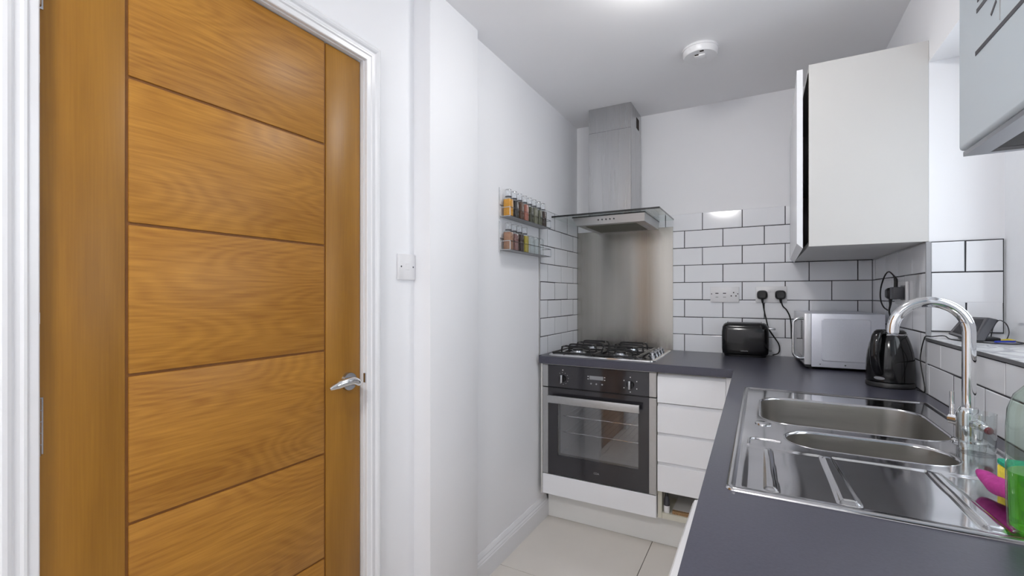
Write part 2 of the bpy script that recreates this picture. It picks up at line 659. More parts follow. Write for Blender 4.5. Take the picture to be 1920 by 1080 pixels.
def tile_field(parent, pt, du, n, u0, u1, rows, pitch=0.205, z0=WT, cuts=()):
    """rows: (k, joint offset, optional u limits)"""
    for row in rows:
        k, off = row[0], row[1]
        a, b = (row[2], row[3]) if len(row) > 2 else (u0, u1)
        zb = max(0.902 + 0.101 * k, z0) + G
        zt = (row[4] if len(row) > 4 else 0.902 + 0.101 * (k + 1)) - G
        if zt - zb < 0.01:
            continue
        i0 = math.floor((a - off) / pitch)
        js = [a] + [off + pitch * i for i in range(i0, i0 + 40) if a + 0.006 < off + pitch * i < b - 0.006] + [b]
        for s, e in zip(js, js[1:]):
            if any(s >= c0 - .01 and e <= c1 + .01 and zb >= cz0 - .01 and zt <= cz1 + .01 for c0, c1, cz0, cz1 in cuts):
                continue
            wall_tile(parent, pt(s + G, zb), du, n, e - s - 2 * G, zt - zb)


def bed(parent, lo, hi):
    return B('grout_bed', lo, hi, M['grout'], parent)


YT = 2.83
bed(wall_back, (-1.06, YB - 0.0050, 0.87), (0.482, YB + 0.002, 1.509))
bed(wall_back, (-1.06, YB - 0.0050, 1.509), (0.150, YB + 0.002, 1.708))
rowsA = [(k, 0.013, -1.060, 0.4815) for k in (0, 2, 4)] + [(6, 0.013, -1.060, 0.150)]
rowsB = [(k, 0.1105, -1.060, 0.4815) for k in (1, 3)] + [(k, 0.1105, -1.060, 0.150) for k in (5, 7)]
tile_field(wall_back, lambda u, z: Vector((u, YB - 0.001, z)), (1, 0, 0), (0, -1, 0), -1.06, 0.478, rowsA + rowsB, z0=0.90,
           cuts=[(-1.05, -0.47, 0.9, 1.62)])
# left wall, from the hob's end to the corner
bed(wall_left, (XL - 0.002, 2.250, 0.87), (XL + 0.0050, YT + .004, 1.708))
rows = [(k, 2.457 if k % 2 else 2.356) for k in range(8)]
tile_field(wall_left, lambda u, z: Vector((XL - 0.001, u, z)), (0, 1, 0), (1, 0, 0), 2.252, 2.829, rows, pitch=0.197, z0=0.90)
B('tile_edge_strip', (XL - .001, 2.2455, 0.905), (XL + 0.0075, 2.2515, 1.708), M['steel_trim'], wall_left)
# right wall under the cabinet, and under the window sill
bed(wall_right, (XR - 0.0050, 1.99, 0.87), (XR + .002, YT, 1.405))
bed(wall_right, (XR - 0.0050, 0.05, 0.87), (XR + .002, 1.99, 1.078))
rows = [(k, 2.155 if k % 2 == 0 else 2.058) for k in (2, 3, 4)]
tile_field(wall_right, lambda u, z: Vector((XR + 0.001, u, z)), (0, 1, 0), (-1, 0, 0), 1.992, 2.8325, rows + [(0, 2.155), (1, 2.058)], z0=0.90)
tile_field(wall_right, lambda u, z: Vector((XR + 0.001, u, z)), (0, 1, 0), (-1, 0, 0), 0.06, 1.985,
           [(0, 1.75), (1, 1.852, 0.06, 1.985, 1.079)], z0=0.90, pitch=0.21)
B('tile_edge_strip', (XR - 0.0085, 1.983, 0.905), (XR + .004, 1.9915, 1.408), M['grey_plastic'], wall_right)
# reveal cheek of the window
bed(wall_right, (XR, WY1 - 0.0050, 1.1105), (0.664, WY1 + .002, 1.408))
tile_field(wall_right, lambda u, z: Vector((u, WY1 + .001, z)), (1, 0, 0), (0, -1, 0), 0.4905, 0.664,
           [(2, 0.577, .4905, .664, 1.212), (3, 0.90), (4, 0.575)], z0=1.112)

# ------------------------------------------------------------------ window
win = struct_root('window_1', (0.66, 1.35, 1.075))
XW0, XW1 = 0.668, 0.735
fr = MB().plate([(WY0, 1.09), (WY1, 1.09), (WY1, WZ1), (WY0, WZ1)],
                [[(WY0 + .06, 1.15), (1.325, 1.15), (1.325, WZ1 - .06), (WY0 + .06, WZ1 - .06)],
                 [(1.385, 1.15), (WY1 - .09, 1.15), (WY1 - .09, WZ1 - .06), (1.385, WZ1 - .06)]],
                lambda u, v, t: (t, u, v), XW0, XW1).build('frame', M['upvc'], win)
for a, b in ((WY0 + .06, 1.325), (1.385, WY1 - .09)):
    sash = MB().plate([(a, 1.15), (b, 1.15), (b, WZ1 - .06), (a, WZ1 - .06)],
                      [[(a + .06, 1.21), (b - .06, 1.21), (b - .06, WZ1 - .12), (a + .06, WZ1 - .12)]],
                      lambda u, v, t: (t, u, v), XW0 - 0.008, XW1 - .01).build('sash', M['upvc'], win)
    B('pane', (XW0 + .025, a + .055, 1.205), (XW0 + .031, b - .055, WZ1 - .115), M['window_glass'], sash)
h = MB().box((XW0 - .018, 1.40, 1.52), (XW0 - .006, 1.425, 1.60), 0.003).box((XW0 - .035, 1.404, 1.50), (XW0 - .02, 1.421, 1.61), .005, 2)
h.build('handle', M['white_plastic'], win)
B('window_sill', (0.4785, WY0, 1.0805), (XW0, WY1 - .0005, 1.0915), M['marble'], win, 0.001)
B('sill_edge', (0.4765, WY0, 1.081), (0.479, WY1 - .002, 1.0905), M['steel_trim'], win)

# ------------------------------------------------------------------ door
door = struct_root('door_1', (-1.135, 0.30, 0.0))
y0, y1, ztop = 0.3005, 1.0315, 1.968
XF = -1.115          # face of the leaf
B('leaf_core', (XF - 0.040, y0 + .001, 0.008), (XF - 0.0035, y1 - .001, ztop - .001), M['oak_groove'], door)
gl, gr, gw = 0.4285, 0.9005, 0.0030
B('stile', (XF - .010, y0, 0.008), (XF, gl - gw, ztop), M['oak_v'], door, 0.0018, 2)
B('stile', (XF - .010, gr + gw, 0.008), (XF, y1, ztop), M['oak_v'], door, 0.0018, 2)
zs = [0.008, 0.168, 0.466, 0.769, 1.069, 1.375, 1.670, ztop]
for a, b in zip(zs, zs[1:]):
    B('panel', (XF - .010, gl + gw, a + (gw if a > .01 else 0)), (XF, gr - gw, b - (gw if b < ztop else 0)), M['oak_h'], door, 0.0018, 2)
# lever handle
hy, hz = 0.985, 0.966
MB().cyl((XF, hy, hz), (XF + .009, hy, hz), .028, .0265, 28).build('handle_rose', M['satin_chrome'], door)
lv = smooth_path([(XF + .006, hy, hz), (XF + .030, hy + .002, hz), (XF + .047, hy - .004, hz + .001), (XF + .053, hy - .028, hz + .011),
                  (XF + .051, hy - .064, hz + .009), (XF + .046, hy - .106, hz - .001)], 5)
n = len(lv)
rad = [0.0105 if i < n * .3 else 0.0105 + .001 * math.sin((i / n - .3) * 4) for i in range(n)]
rad[-3:] = [.009, .0075, .004]
MB().tube(lv, rad, 12).build('door_handle', M['chrome'], door)
for zc in (1.785, 1.0, 0.22):
    hg = MB()
    for k in range(5):
        hg.cyl((XF + .0105, y0 - .008, zc - .05 + .02 * k + .0006), (XF + .0105, y0 - .008, zc - .05 + .02 * (k + 1) - .0006), .0092, n=14)
    hg.box((XF - .001, y0 - .004, zc - .05), (XF + .002, y0 + .006, zc + .05))
    hg.build('hinge', M['satin_chrome'], door)
for zc, hh, ww in ((1.63, .05, .0016), (1.46, .035, .0014), (1.19, .02, .0018), (1.03, .075, .0014)):
    MB().box((XF, y0 + .0005, zc - hh / 2), (XF + .0004, y0 + .0005 + ww, zc + hh / 2)).build('paint_fleck', M['gloss_white'], door)
# lining, stop and architrave
lin_ = MB().plate([(DY0, 0), (DY1, 0), (DY1, DZ), (DY0, DZ)], [], lambda u, v, t: (t, u, v), 0, 0) if False else None
jt = 0.0215
MB().plate([(DY0, 0.0), (DY0 + jt, 0.0), (DY0 + jt, DZ - .0185), (DY1 - jt, DZ - .0185), (DY1 - jt, 0), (DY1, 0), (DY1, DZ), (DY0, DZ)], [],
           lambda u, v, t: (t, u, v), XL_DOOR - .12, XL_DOOR + .001).build('trim_1', M['gloss_white'], kind='structure')
a0, a1, at = DY0 + jt - .001, DY1 - jt + .004, DZ - .016
prof = [(0, 0), (0, .012), (.002, .014), (.014, .0155), (.017, .019), (.021, .0195), (.025, .0155), (.032, .016), (.036, .021), (.041, .0235), (.047, .0235),
        (.051, .020), (.054, .019), (.056, .016), (.056, 0)]
tr = MB()
st = []
for y, s, z in ((a0, -1, 0), (a0, -1, 1), (a1, 1, 1), (a1, 1, 0)):
    st.append([Vector((XL_DOOR + h_, y + s * w_, (at + w_) if z else 0.0)) for w_, h_ in prof])
tr.loft(st, True, True, closed=True)
tr.build('trim_2', M['gloss_white'], kind='structure', sharp=0.25)
B('strike_plate', (XL_DOOR - .004, a1 - .0035, 0.955), (XL_DOOR + .010, a1 - .0005, 0.985), M['satin_chrome'], door, .0008)

# skirting on the kitchen's left wall
sk = MB()
sp = [(0, 0), (.020, 0), (.020, .078), (.017, .083), (.017, .088), (.012, .096), (.012, .101), (.007, .113), (.004, .118), (0, .118)]
sk.loft([[Vector((XL + a, y, b)) for a, b in sp] for y in (1.585, 2.335)], True, True)
sk.build('baseboard_left', M['gloss_white'], kind='structure', sharp=0.25)

# ------------------------------------------------------------------ worktop
sx0, sx1, sy0, sy1 = -0.054, 0.437, 0.838, 1.797     # sink outline


def XE(y):
    """front edge of the long run; it drifts a little along its length"""
    return -0.107 + (2.21 - y) / (2.21 - 0.55) * 0.021


wt = MB().plate([(XL + .001, 2.255), (-1.049, 2.255), (-1.049, 2.21), (XE(2.21), 2.21), (XE(0.25), 0.25), (0.478, 0.25), (0.478, 2.8295), (XL + .001, 2.8295)],
                [rrect(sx0 + .015, sx1 - .015, sy0 + .015, sy1 - .015, .02, 3)],
                lambda u, v, t: (u, v, t), WT - .038, WT).build('worktop', M['worktop'])
tag(wt, 'dark slate grey laminate worktop running round the corner under hob and sink', 'worktop')
bv = wt.modifiers.new('edge', 'BEVEL')
bv.width = 0.003; bv.segments = 2; bv.limit_method = 'ANGLE'; bv.angle_limit = 1.0

# ------------------------------------------------------------------ oven, housing, drawers, plinth
YO = 2.23
oven = thing('oven', 'black glass built-in single oven with steel side trims under the hob', 'oven', (-0.736, YO, 0.277))
ox0, ox1 = -1.034, -0.439
lt, rt = -1.003, -0.473
ob = MB()
ob.plate([(ox0 + .006, 0.281), (ox1 - .006, 0.281), (ox1 - .006, 0.862), (ox0 + .006, 0.862)],
         [[(-0.955, 0.375), (-0.517, 0.375), (-0.517, 0.665), (-0.955, 0.665)]], lambda u, v, t: (u, t, v), YO + .022, YO + .06)
ob.build('body', M['black_satin'], oven)
cav = MB()
cav.loft([[Vector((x, y, z)) for x, z in ((-0.955, .375), (-0.517, .375), (-0.517, .665), (-0.955, .665))] for y in (YO + .05, YO + .42)], False, True)
cav.build('cavity', M['oven_int'], oven)
rk = MB()
for z in (0.487, 0.575):
    rk.tube([(-0.952, YO + .08, z), (-0.520, YO + .08, z)], .0032, 8)
    for i in range(14):
        x = -0.94 + i * 0.032
        rk.tube([(x, YO + .08, z), (x, YO + .38, z)], .0016, 6)
rk.build('oven_rack', M['chrome'], oven)
# control panel
cp = MB().box((lt, YO, 0.7435), (rt, YO + .02, 0.8605), .0015).build('control_panel', M['black_glass'], oven)
for x in (ox0, rt):
    x2 = lt if x == ox0 else ox1
    B('side_trim', (x, YO - .001, 0.7435), (x2, YO + .02, 0.8605), M['steel_trim'], oven, .001)
B('top_trim', (ox0, YO + .001, 0.8612), (ox1, YO + .02, 0.8665), M['steel_trim'], oven, .0008)
for x, zk in ((-0.918, 0.7935), (-0.563, 0.7935)):
    kb = MB().cyl((x, YO, zk), (x, YO - .009, zk), .019, .0175, 24)
    kk = kb.build('knob', M['black_gloss'], oven)
    MB().box((x - .0055, YO - .026, zk - .021), (x + .0055, YO - .0085, zk + .021), .003, 2).build('grip', M['satin_chrome'], kk)
dd = B('display', (-0.772, YO - .001, 0.8005), (-0.699, YO + .004, 0.820), M['screen'], oven, .0006)
for sx in (-0.779, -0.692):
    for z in (.803, .816):
        B('indicator', (sx - .003, YO - .0008, z - .0022), (sx + .003, YO + .003, z + .0022), M['print'], oven)
for x in (-0.763, -0.735, -0.705):
    MB().cyl((x, YO + .002, .780), (x, YO - .0015, .780), .0042, n=14).build('button', M['grey_plastic'], oven)
mk = MB()
for i in range(9):
    a = math.radians(-150 + i * 30)
    x, z = -0.918 + .031 * math.cos(a + .6), .7935 + .031 * math.sin(a + .6)
    mk.box((x - .0012, YO - .0006, z - .0012), (x + .0012, YO + .002, z + .0012))
for i in range(6):
    a = math.radians(90 + i * 60)
    x, z = -0.563 + .036 * math.cos(a), .7935 + .036 * math.sin(a)
    mk.box((x - .0024, YO - .0006, z - .0024), (x + .0024, YO + .002, z + .0024))
mk.box((-0.9205, YO - .0006, .834), (-0.9155, YO + .002, .840))
mk.build('dial_marks', M['print'], oven, kind='stuff')
# door
dz0, dz1 = 0.2785, 0.7385
od = MB().plate([(lt, dz0), (rt, dz0), (rt, dz1), (lt, dz1)],
                [[(-0.949, 0.383), (-0.524, 0.383), (-0.524, 0.655), (-0.949, 0.655)]],
                lambda u, v, t: (u, t, v), YO, YO + .02).build('door', M['black_glass'], oven)
B('door_window', (-0.953, YO + .004, 0.379), (-0.520, YO + .009, 0.659), M['oven_glass'], od)
B('door_gap', (ox0 + .004, YO + .008, 0.7385), (ox1 - .004, YO + .02, 0.7435), M['black_satin'], oven)
for x, x2 in ((ox0, lt), (rt, ox1)):
    B('door_trim', (x, YO - .001, dz0), (x2, YO + .02, dz1), M['steel_trim'], od, .001)
hd = MB().box((-0.989, YO - .046, 0.668), (-0.511, YO - .034, 0.707), .0015, 2)
for x in (-0.972, -0.528):
    hd.box((x - .008, YO - .036, .678), (x + .008, YO + .001, .697))
hd.build('handle', M['steel_trim'], oven)
letters('CDA', 0.0135, 'logo', M['grey_plastic'], oven, (-0.735, YO - .0006, 0.325), (PI / 2, 0, 0))

house = thing('oven_housing', 'white base cabinet holding the oven with plain panel below it', 'cabinet', (-0.736, 2.5, 0.165))
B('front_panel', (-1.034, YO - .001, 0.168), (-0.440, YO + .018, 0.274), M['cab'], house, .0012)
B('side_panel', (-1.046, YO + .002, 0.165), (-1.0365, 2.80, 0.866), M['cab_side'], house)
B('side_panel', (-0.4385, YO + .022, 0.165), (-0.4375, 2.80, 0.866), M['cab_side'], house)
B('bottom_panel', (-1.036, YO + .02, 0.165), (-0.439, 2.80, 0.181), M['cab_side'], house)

dr = thing('drawer_unit', 'white handleless four drawer base unit right of the oven', 'drawer unit', (-0.29, 2.5, 0.165))
dx0, dx1 = -0.4345, -0.140
for zt_, zb_ in ((0.847, 0.722), (0.706, 0.581), (0.567, 0.442), (0.427, 0.301)):
    d = MB()
    # front with a bevelled finger pull along its top edge
    pr = [(YO, zb_), (YO + .019, zb_), (YO + .019, zt_ + .010), (YO + .0165, zt_ + .010), (YO + .013, zt_ - .006), (YO + .0015, zt_), (YO, zt_ - .0015)]
    d.loft([[Vector((x, y, z)) for y, z in pr] for x in (dx0, dx1)], True, True)
    d.build('drawer', M['cab'], dr, sharp=.3)
B('side_panel', (-0.4365, YO + .021, 0.165), (-0.418, 2.80, 0.866), M['carcass'], dr)
B('side_panel', (-0.158, YO + .021, 0.165), (-0.140, 2.80, 0.866), M['carcass'], dr)
B('back_panel', (-0.417, 2.45, 0.192), (-0.159, 2.456, 0.862), M['cab_side'], dr)
B('bottom_panel', (-0.417, YO + .021, 0.165), (-0.159, 2.449, 0.191), M['carcass'], dr)
B('board_edge', (-0.372, YO + .032, 0.1915), (-0.200, YO + .05, 0.206), M['chipboard'], dr)
B('inner_shelf', (-0.417, YO + .023, 0.300), (-0.159, 2.44, 0.306), M['cab_side'], dr)
B('inner_shelf', (-0.372, YO + .05, 0.1915), (-0.20, 2.44, 0.207), M['cab_side'], dr)
B('top_rail', (-0.417, YO + .021, 0.849), (-0.159, YO + .04, 0.866), M['cab_side'], dr)
B('corner_post', (-0.1385, YO + .001, 0.165), (-0.100, YO + .02, 0.866), M['cab'], dr)

# the small thing standing in the gap under the drawers
sm = thing('bottle', 'small dark and white bottle in the gap under the drawers', 'bottle', (-0.399, 2.272, 0.191))
MB().lathe([(.0135, 0.191), (.0145, .194), (.0145, .222), (.0138, .224)], (-0.399, 2.272, 0), 16).build('base', M['white_plastic'], sm)
MB().lathe([(.0138, .2241), (.0142, .228), (.0128, .25), (.008, .268)], (-0.399, 2.272, 0), 16).build('body', M['dark_grey'], sm)
MB().lathe([(.0078, .2681), (.006, .28), (.0035, .293), (.002, .296)], (-0.399, 2.272, 0), 16).build('nozzle', M['black_satin'], sm)

pl = B('plinth', (-1.046, 2.33, 0.001), (-0.10, 2.348, 0.163), M['plinth'], bev=.001)
tag(pl, 'off-white plinth board along the floor below the oven', 'plinth')

# long run under the sink: sink cabinet and the white appliance
sc_ = thing('sink_cabinet', 'white base cabinet below the sink, hidden behind the worktop edge', 'cabinet', (0.2, 1.55, 0.0))
for a, b in ((0.945, 1.565), (1.570, 2.190)):
    dd_ = B('door', (-0.085, a, 0.165), (-0.067, b, 0.855), M['cab'], sc_, .001)
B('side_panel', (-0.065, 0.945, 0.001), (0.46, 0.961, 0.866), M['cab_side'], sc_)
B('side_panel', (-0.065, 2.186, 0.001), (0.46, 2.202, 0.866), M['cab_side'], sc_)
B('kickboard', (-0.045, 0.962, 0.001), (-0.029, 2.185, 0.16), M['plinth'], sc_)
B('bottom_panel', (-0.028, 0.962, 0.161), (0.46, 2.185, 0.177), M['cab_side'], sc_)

wm = thing('washing_machine', 'white appliance front edging out from under the worktop beside the floor', 'appliance', (0.17, 0.63, 0.0))
B('body', (-0.085, 0.325, 0.02), (0.44, 0.926, 0.845), M['white_plastic'], wm, .006, 2)
wf = MB()
pr = [(-0.086, .06), (-0.108, .06), (-0.1145, .09), (-0.1155, .80), (-0.1150, .835), (-0.111, .842), (-0.100, .8445), (-0.086, .8445)]
wf.loft([[Vector((x, y, z)) for x, z in pr] for y in (0.328, 0.924)], True, True)
wf.build('front_panel', M['gloss_white'], wm)
dr_ = MB()
rings = []
for r, xx in ((.17, -0.115), (.165, -.128), (.13, -.130), (.12, -.118)):
    rings.append([Vector((xx, .626 + r * math.cos(2 * PI * k / 40), .45 + r * math.sin(2 * PI * k / 40))) for k in range(40)])
dr_.loft(rings, True, True)
dr_.build('door', M['grey_plastic'], wm)
for yy in (.37, .88):
    for xx in (0.0, .40):
        MB().cyl((xx, yy, 0.001), (xx, yy, .021), .02, n=14).build('foot', M['rubber'], wm)

# ------------------------------------------------------------------ hob
hob = thing('gas_hob', 'steel four burner gas hob set into the worktop in front of the splashback', 'hob', (-0.74, 2.52, WT))
hx0, hx1, hy0, hy1 = -1.022, -0.455, 2.262, 2.770
hp = MB()
zz = WT + .0004
prof = [(0, 0), (.002, .006), (.008, .0085), (.016, .0085), (.020, .006)]
hp.loft([[Vector((x, y, zz + h_)) for x, y in rrect(hx0 + i_, hx1 - i_, hy0 + i_, hy1 - i_, .028 - i_ * .5, 5)] for i_, h_ in prof], True, True)
hp.build('plate', M['sink'], hob)
zp = WT + .0066
burn = [(-0.895, 2.395, .030), (-0.655, 2.395, .026), (-0.895, 2.635, .024), (-0.655, 2.635, .034)]
for bx, by, br in burn:
    b_ = MB().lathe([(br * 1.55, zp), (br * 1.5, zp + .004), (br * 1.15, zp + .006), (br * 1.1, zp + .014), (br * .9, zp + .016)], (bx, by, 0), 28).build('burner', M['satin_chrome'], hob)
    MB().lathe([(br * 1.02, zp + .0162), (br * 1.05, zp + .019), (br * .95, zp + .023), (br * .3, zp + .0245)], (bx, by, 0), 28).build('burner_cap', M['enamel'], b_)
for gx0, gx1 in ((-1.000, -0.778), (-0.772, -0.550)):
    g = MB()
    zr = zp + .008
    gy0, gy1 = 2.288, 2.745
    rr = .0052
    g.tube([(gx0, gy0, zr), (gx1, gy0, zr)], rr, 8).tube([(gx0, gy1, zr), (gx1, gy1, zr)], rr, 8)
    g.tube([(gx0, gy0, zr), (gx0, gy1, zr)], rr, 8).tube([(gx1, gy0, zr), (gx1, gy1, zr)], rr, 8)
    g.tube([(gx0, 2.517, zr), (gx1, 2.517, zr)], rr, 8)
    cx = (gx0 + gx1) / 2
    for cy in (2.395, 2.635):
        for s in (-1, 1):
            # arched fingers over each burner
            yy = cy + s * .055
            g.tube(smooth_path([(gx0 + .03, yy, zr - .004), (gx0 + .032, yy, zr + .020), (gx0 + .045, yy, zr + .031), (cx, yy, zr + .032), (gx1 - .045, yy, zr + .031),
                                (gx1 - .032, yy, zr + .020), (gx1 - .03, yy, zr - .004)], 4), .0048, 8)
            xx = cx + s * .062
            g.tube([(xx, cy - .095, zr + .031), (xx, cy - .025, zr + .031)] if s < 0 else [(xx, cy + .025, zr + .031), (xx, cy + .095, zr + .031)], .0045, 8)
    for fx_ in (gx0 + .004, gx1 - .004):
        for fy_ in (gy0 + .004, gy1 - .004):
            g.cyl((fx_, fy_, zp), (fx_, fy_, zr), .005, n=8)
    g.build('pan_support', M['enamel'], hob)
for ky in (2.455, 2.53, 2.605, 2.68):
    kn = MB().lathe([(.021, zp), (.021, zp + .003), (.0165, zp + .004), (.0155, zp + .017), (.013, zp + .0195)], (-0.503, ky, 0), 24)
    kn.box((-0.5065, ky - .015, zp + .019), (-0.4995, ky + .015, zp + .027), .002)
    kn.build('knob', M['satin_chrome'], hob)

# ------------------------------------------------------------------ steel splashback and hood
sb = B('splashback', (-1.0595, 2.8255, WT + .001), (-0.461, 2.8300, 1.638), M['steel_z'], bev=.0006)
tag(sb, 'tall brushed steel splashback sheet on the wall behind the hob', 'splashback')

hood = thing('cooker_hood', 'steel chimney cooker hood with flat glass canopy above the hob', 'cooker hood', (-0.76, 2.83, 1.62))
gz = 1.676
hg = MB().box((-1.058, 2.4025, gz), (-0.4585, 2.829, gz + .0090), .0006)
go = hg.build('glass_canopy', M['hood_glass'], hood)
ge = MB()
ge.box((-1.058, 2.4000, gz), (-0.4565, 2.4022, gz + .0092))
ge.build('glass_edge', M['glass_edge'], go)
MB().box((-0.4582, 2.4024, gz + .0006), (-0.4566, 2.829, gz + .0084)).build('glass_edge', M['glass_edge'], go)
bd = MB()
tp = [(-0.945, 2.440), (-0.540, 2.440), (-0.540, 2.822), (-0.945, 2.822)]
bt = [(-0.925, 2.452), (-0.545, 2.452), (-0.545, 2.822), (-0.925, 2.822)]
bd.loft([[Vector((x, y, 1.626)) for x, y in bt], [Vector((x, y, 1.6690)) for x, y in tp]], True, True)
bd.build('body', M['steel_x'], hood)
B('body_gasket', (-0.9475, 2.4365, 1.6692), (-0.5375, 2.822, 1.6744), M['glass_edge'], hood)
for i in range(5):
    x = -0.795 + i * .022
    MB().cyl((x, 2.450, 1.649), (x, 2.4425, 1.650), .0042, n=14).build('button', M['dark_grey'], hood)
B('filter', (-0.885, 2.50, 1.6235), (-0.600, 2.78, 1.6265), M['filter'], hood)
for x in (-0.905, -0.575):
    B('lamp_cover', (x - .012, 2.60, 1.6240), (x + .012, 2.70, 1.6265), M['print'], hood)
B('chimney', (-0.900, 2.585, gz + .0093), (-0.648, 2.829, 2.186), M['steel_hood'], hood, .0015)
ch2 = B('chimney_sleeve', (-0.8985, 2.5865, 2.1862), (-0.6495, 2.829, ZCEIL - .001), M['steel_hood'], hood, .0008)
B('vent_slot', (-0.6500, 2.715, 2.222), (-0.6485, 2.775, 2.285), M['dark_gap'], ch2)

# ------------------------------------------------------------------ wall cabinet
wc = thing('wall_cabinet', 'white wall cabinet in the corner with its door slightly ajar', 'cabinet', (0.31, 2.40, 1.401))
cx0, cy0, cz0, cz1 = 0.152, 1.990, 1.4095, 2.077
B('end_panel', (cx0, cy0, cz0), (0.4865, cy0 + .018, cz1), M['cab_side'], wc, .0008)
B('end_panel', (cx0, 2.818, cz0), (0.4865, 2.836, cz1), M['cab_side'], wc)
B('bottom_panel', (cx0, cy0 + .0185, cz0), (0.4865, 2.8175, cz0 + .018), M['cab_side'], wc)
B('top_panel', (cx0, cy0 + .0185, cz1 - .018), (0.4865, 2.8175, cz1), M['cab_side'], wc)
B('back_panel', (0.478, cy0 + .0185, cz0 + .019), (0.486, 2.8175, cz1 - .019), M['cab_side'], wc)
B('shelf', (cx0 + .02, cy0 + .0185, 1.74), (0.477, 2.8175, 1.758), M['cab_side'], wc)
B('gap_shade', (cx0 - .0015, cy0 + .001, cz0 + .01), (cx0, cy0 + .016, cz1 - .03), M['dark_gap'], wc)  # shade in the ajar door's gap, put in as a dark strip
dmb = MB()
t_ = math.radians(1.1)
pr = [(0.0, cz0 - .006), (.0, cz1 - .012), (-.019, cz1 - .012), (-.019, cz0 + .013)]
dmb.loft([[Vector((0.1335 + x + yy * 0.018, cy0 + yy * .838, z)) for x, z in pr] for yy in (0, 1)], True, True)
dmb.build('door', M['gloss_white'], wc, sharp=.3)

# ------------------------------------------------------------------ boiler
bo = thing('boiler', 'white wall-hung boiler at the top right with dark slots on its fascia', 'boiler', (0.32, 0.37, 1.365))
bx0, by1, bz0 = 0.160, 0.570, 1.362
B('casing', (bx0, 0.170, bz0 + .0005), (0.486, by1, 2.08), M['boiler'], bo, .004, 3)
# under-frame with an open recess
MB().plate([(bx0 + .003, 0.173), (0.486, 0.173), (0.486, by1 - .002), (bx0 + .003, by1 - .002)],
           [[(bx0 + .019, .215), (0.46, .215), (0.46, by1 - .009), (bx0 + .019, by1 - .009)]],
           lambda u, v, t: (u, v, t), bz0 - .004, bz0).build('under_frame', M['satin_chrome'], bo)
B('recess', (bx0 + .0195, .216, bz0 - .0008), (.459, by1 - .0095, bz0 + .0004), M['black_satin'], bo)
for px, py in ((.25, .3), (.30, .38), (.36, .46), (.40, .27)):
    MB().cyl((px, py, bz0 + .002), (px, py, bz0 - .05), .0085, n=12).build('pipe', M['satin_chrome'], bo)
B('flap_slot', (bx0 - .0004, .24, 1.4340), (bx0 + .004, .530, 1.4376), M['dark_grey'], bo)
B('fascia_slot', (bx0 - .0004, .40, 1.4690), (bx0 + .004, .5275, 1.4725), M['dark_grey'], bo)
B('fascia_slot', (bx0 - .0004, .40, 1.4775), (bx0 + .004, .526, 1.4810), M['dark_grey'], bo)
MB().box((bx0 - .0004, .4900, 1.4546), (bx0 + .004, .5010, 1.4572), 0, 1, Matrix.Rotation(-.6, 3, 'X')).build('mark', M['dark_grey'], bo)
B('fascia_seam', (bx0 - .0003, .4840, 1.441), (bx0 + .004, .4850, 1.468), M['grey_plastic'], bo)

# ------------------------------------------------------------------ smoke alarm, switch, sockets
sa = thing('smoke_alarm', 'white round smoke alarm on the ceiling', 'smoke alarm', (-0.24, 2.185, ZCEIL))
zc = ZCEIL
MB().lathe([(.074, zc - .0002), (.0765, zc - .004), (.0765, zc - .010), (.0725, zc - .011), (.0715, zc - .030), (.067, zc - .036), (.040, zc - .0375)], (-0.24, 2.185, 0), 48).build('housing', M['white_plastic'], sa)
MB().box((-0.262, 2.150, zc - .046), (-0.216, 2.195, zc - .037), .004, 2).build('test_button', M['white_plastic'], sa)
B('vent', (-0.259, 2.1475, zc - .0435), (-0.243, 2.1500, zc - .039), M['dark_gap'], sa)
B('vent', (-0.236, 2.1255, zc - .0385), (-0.220, 2.1335, zc - .0365), M['dark_gap'], sa)
MB().cyl((-0.198, 2.1265, zc - .008), (-0.2, 2.13, zc - .008), .0032, n=10).build('indicator', M['dark_gap'], sa)

sw = thing('light_switch', 'white single rocker light switch beside the door frame', 'light switch', (XL_DOOR, 1.229, 1.33))
B('plate', (XL_DOOR, 1.186, 1.285), (XL_DOOR + .0095, 1.2725, 1.376), M['white_plastic'], sw, .003, 2)
MB().box((XL_DOOR + .008, 1.220, 1.320), (XL_DOOR + .0122, 1.240, 1.3425), .0012, 1, Matrix.Rotation(math.radians(5), 3, 'Y')).build('rocker', M['white_plastic'], sw)
for y in (1.199, 1.260):
    MB().cyl((XL_DOOR + .008, y, 1.331), (XL_DOOR + .0099, y, 1.331), .0032, n=10).build('screw', M['dark_grey'], sw)


def backplate(cx, cz, w=.147, h=.087):
    return (cx - w / 2, YT - .0095, cz - h / 2), (cx + w / 2, YT + .001, cz + h / 2)


s1 = thing('usb_socket', 'white wall socket with two USB ports above the toaster', 'socket', (-0.183, YT, 1.235))
B('plate', *backplate(-0.183, 1.235), M['white_plastic'], s1, .003, 2)
for x in (-0.222, -0.183):
    B('usb_port', (x - .008, YT - .0101, 1.2395), (x + .008, YT - .005, 1.2445), M['dark_grey'], s1)
    B('usb_port', (x - .007, YT - .0101, 1.219), (x + .007, YT - .006, 1.2225), M['grey_plastic'], s1)
for x, z in ((-0.137, 1.246), (-0.149, 1.2275), (-0.125, 1.2275)):
    B('pin_hole', (x - .003, YT - .0101, z - .003), (x + .003, YT - .006, z + .003), M['dark_gap'], s1)
for x in (-0.250, -0.116):
    MB().cyl((x, YT - .006, 1.239), (x, YT - .0101, 1.239), .003, n=10).build('screw', M['dark_grey'], s1)

s2 = thing('double_socket', 'white double wall socket holding two black plugs above the microwave', 'socket', (0.045, YT, 1.235))
B('plate', *backplate(0.045, 1.235), M['white_plastic'], s2, .003, 2)
for x in (0.037, 0.056):
    MB().box((x - .006, YT - .0125, 1.246), (x + .006, YT - .008, 1.262), .001).build('rocker', M['white_plastic'], s2)


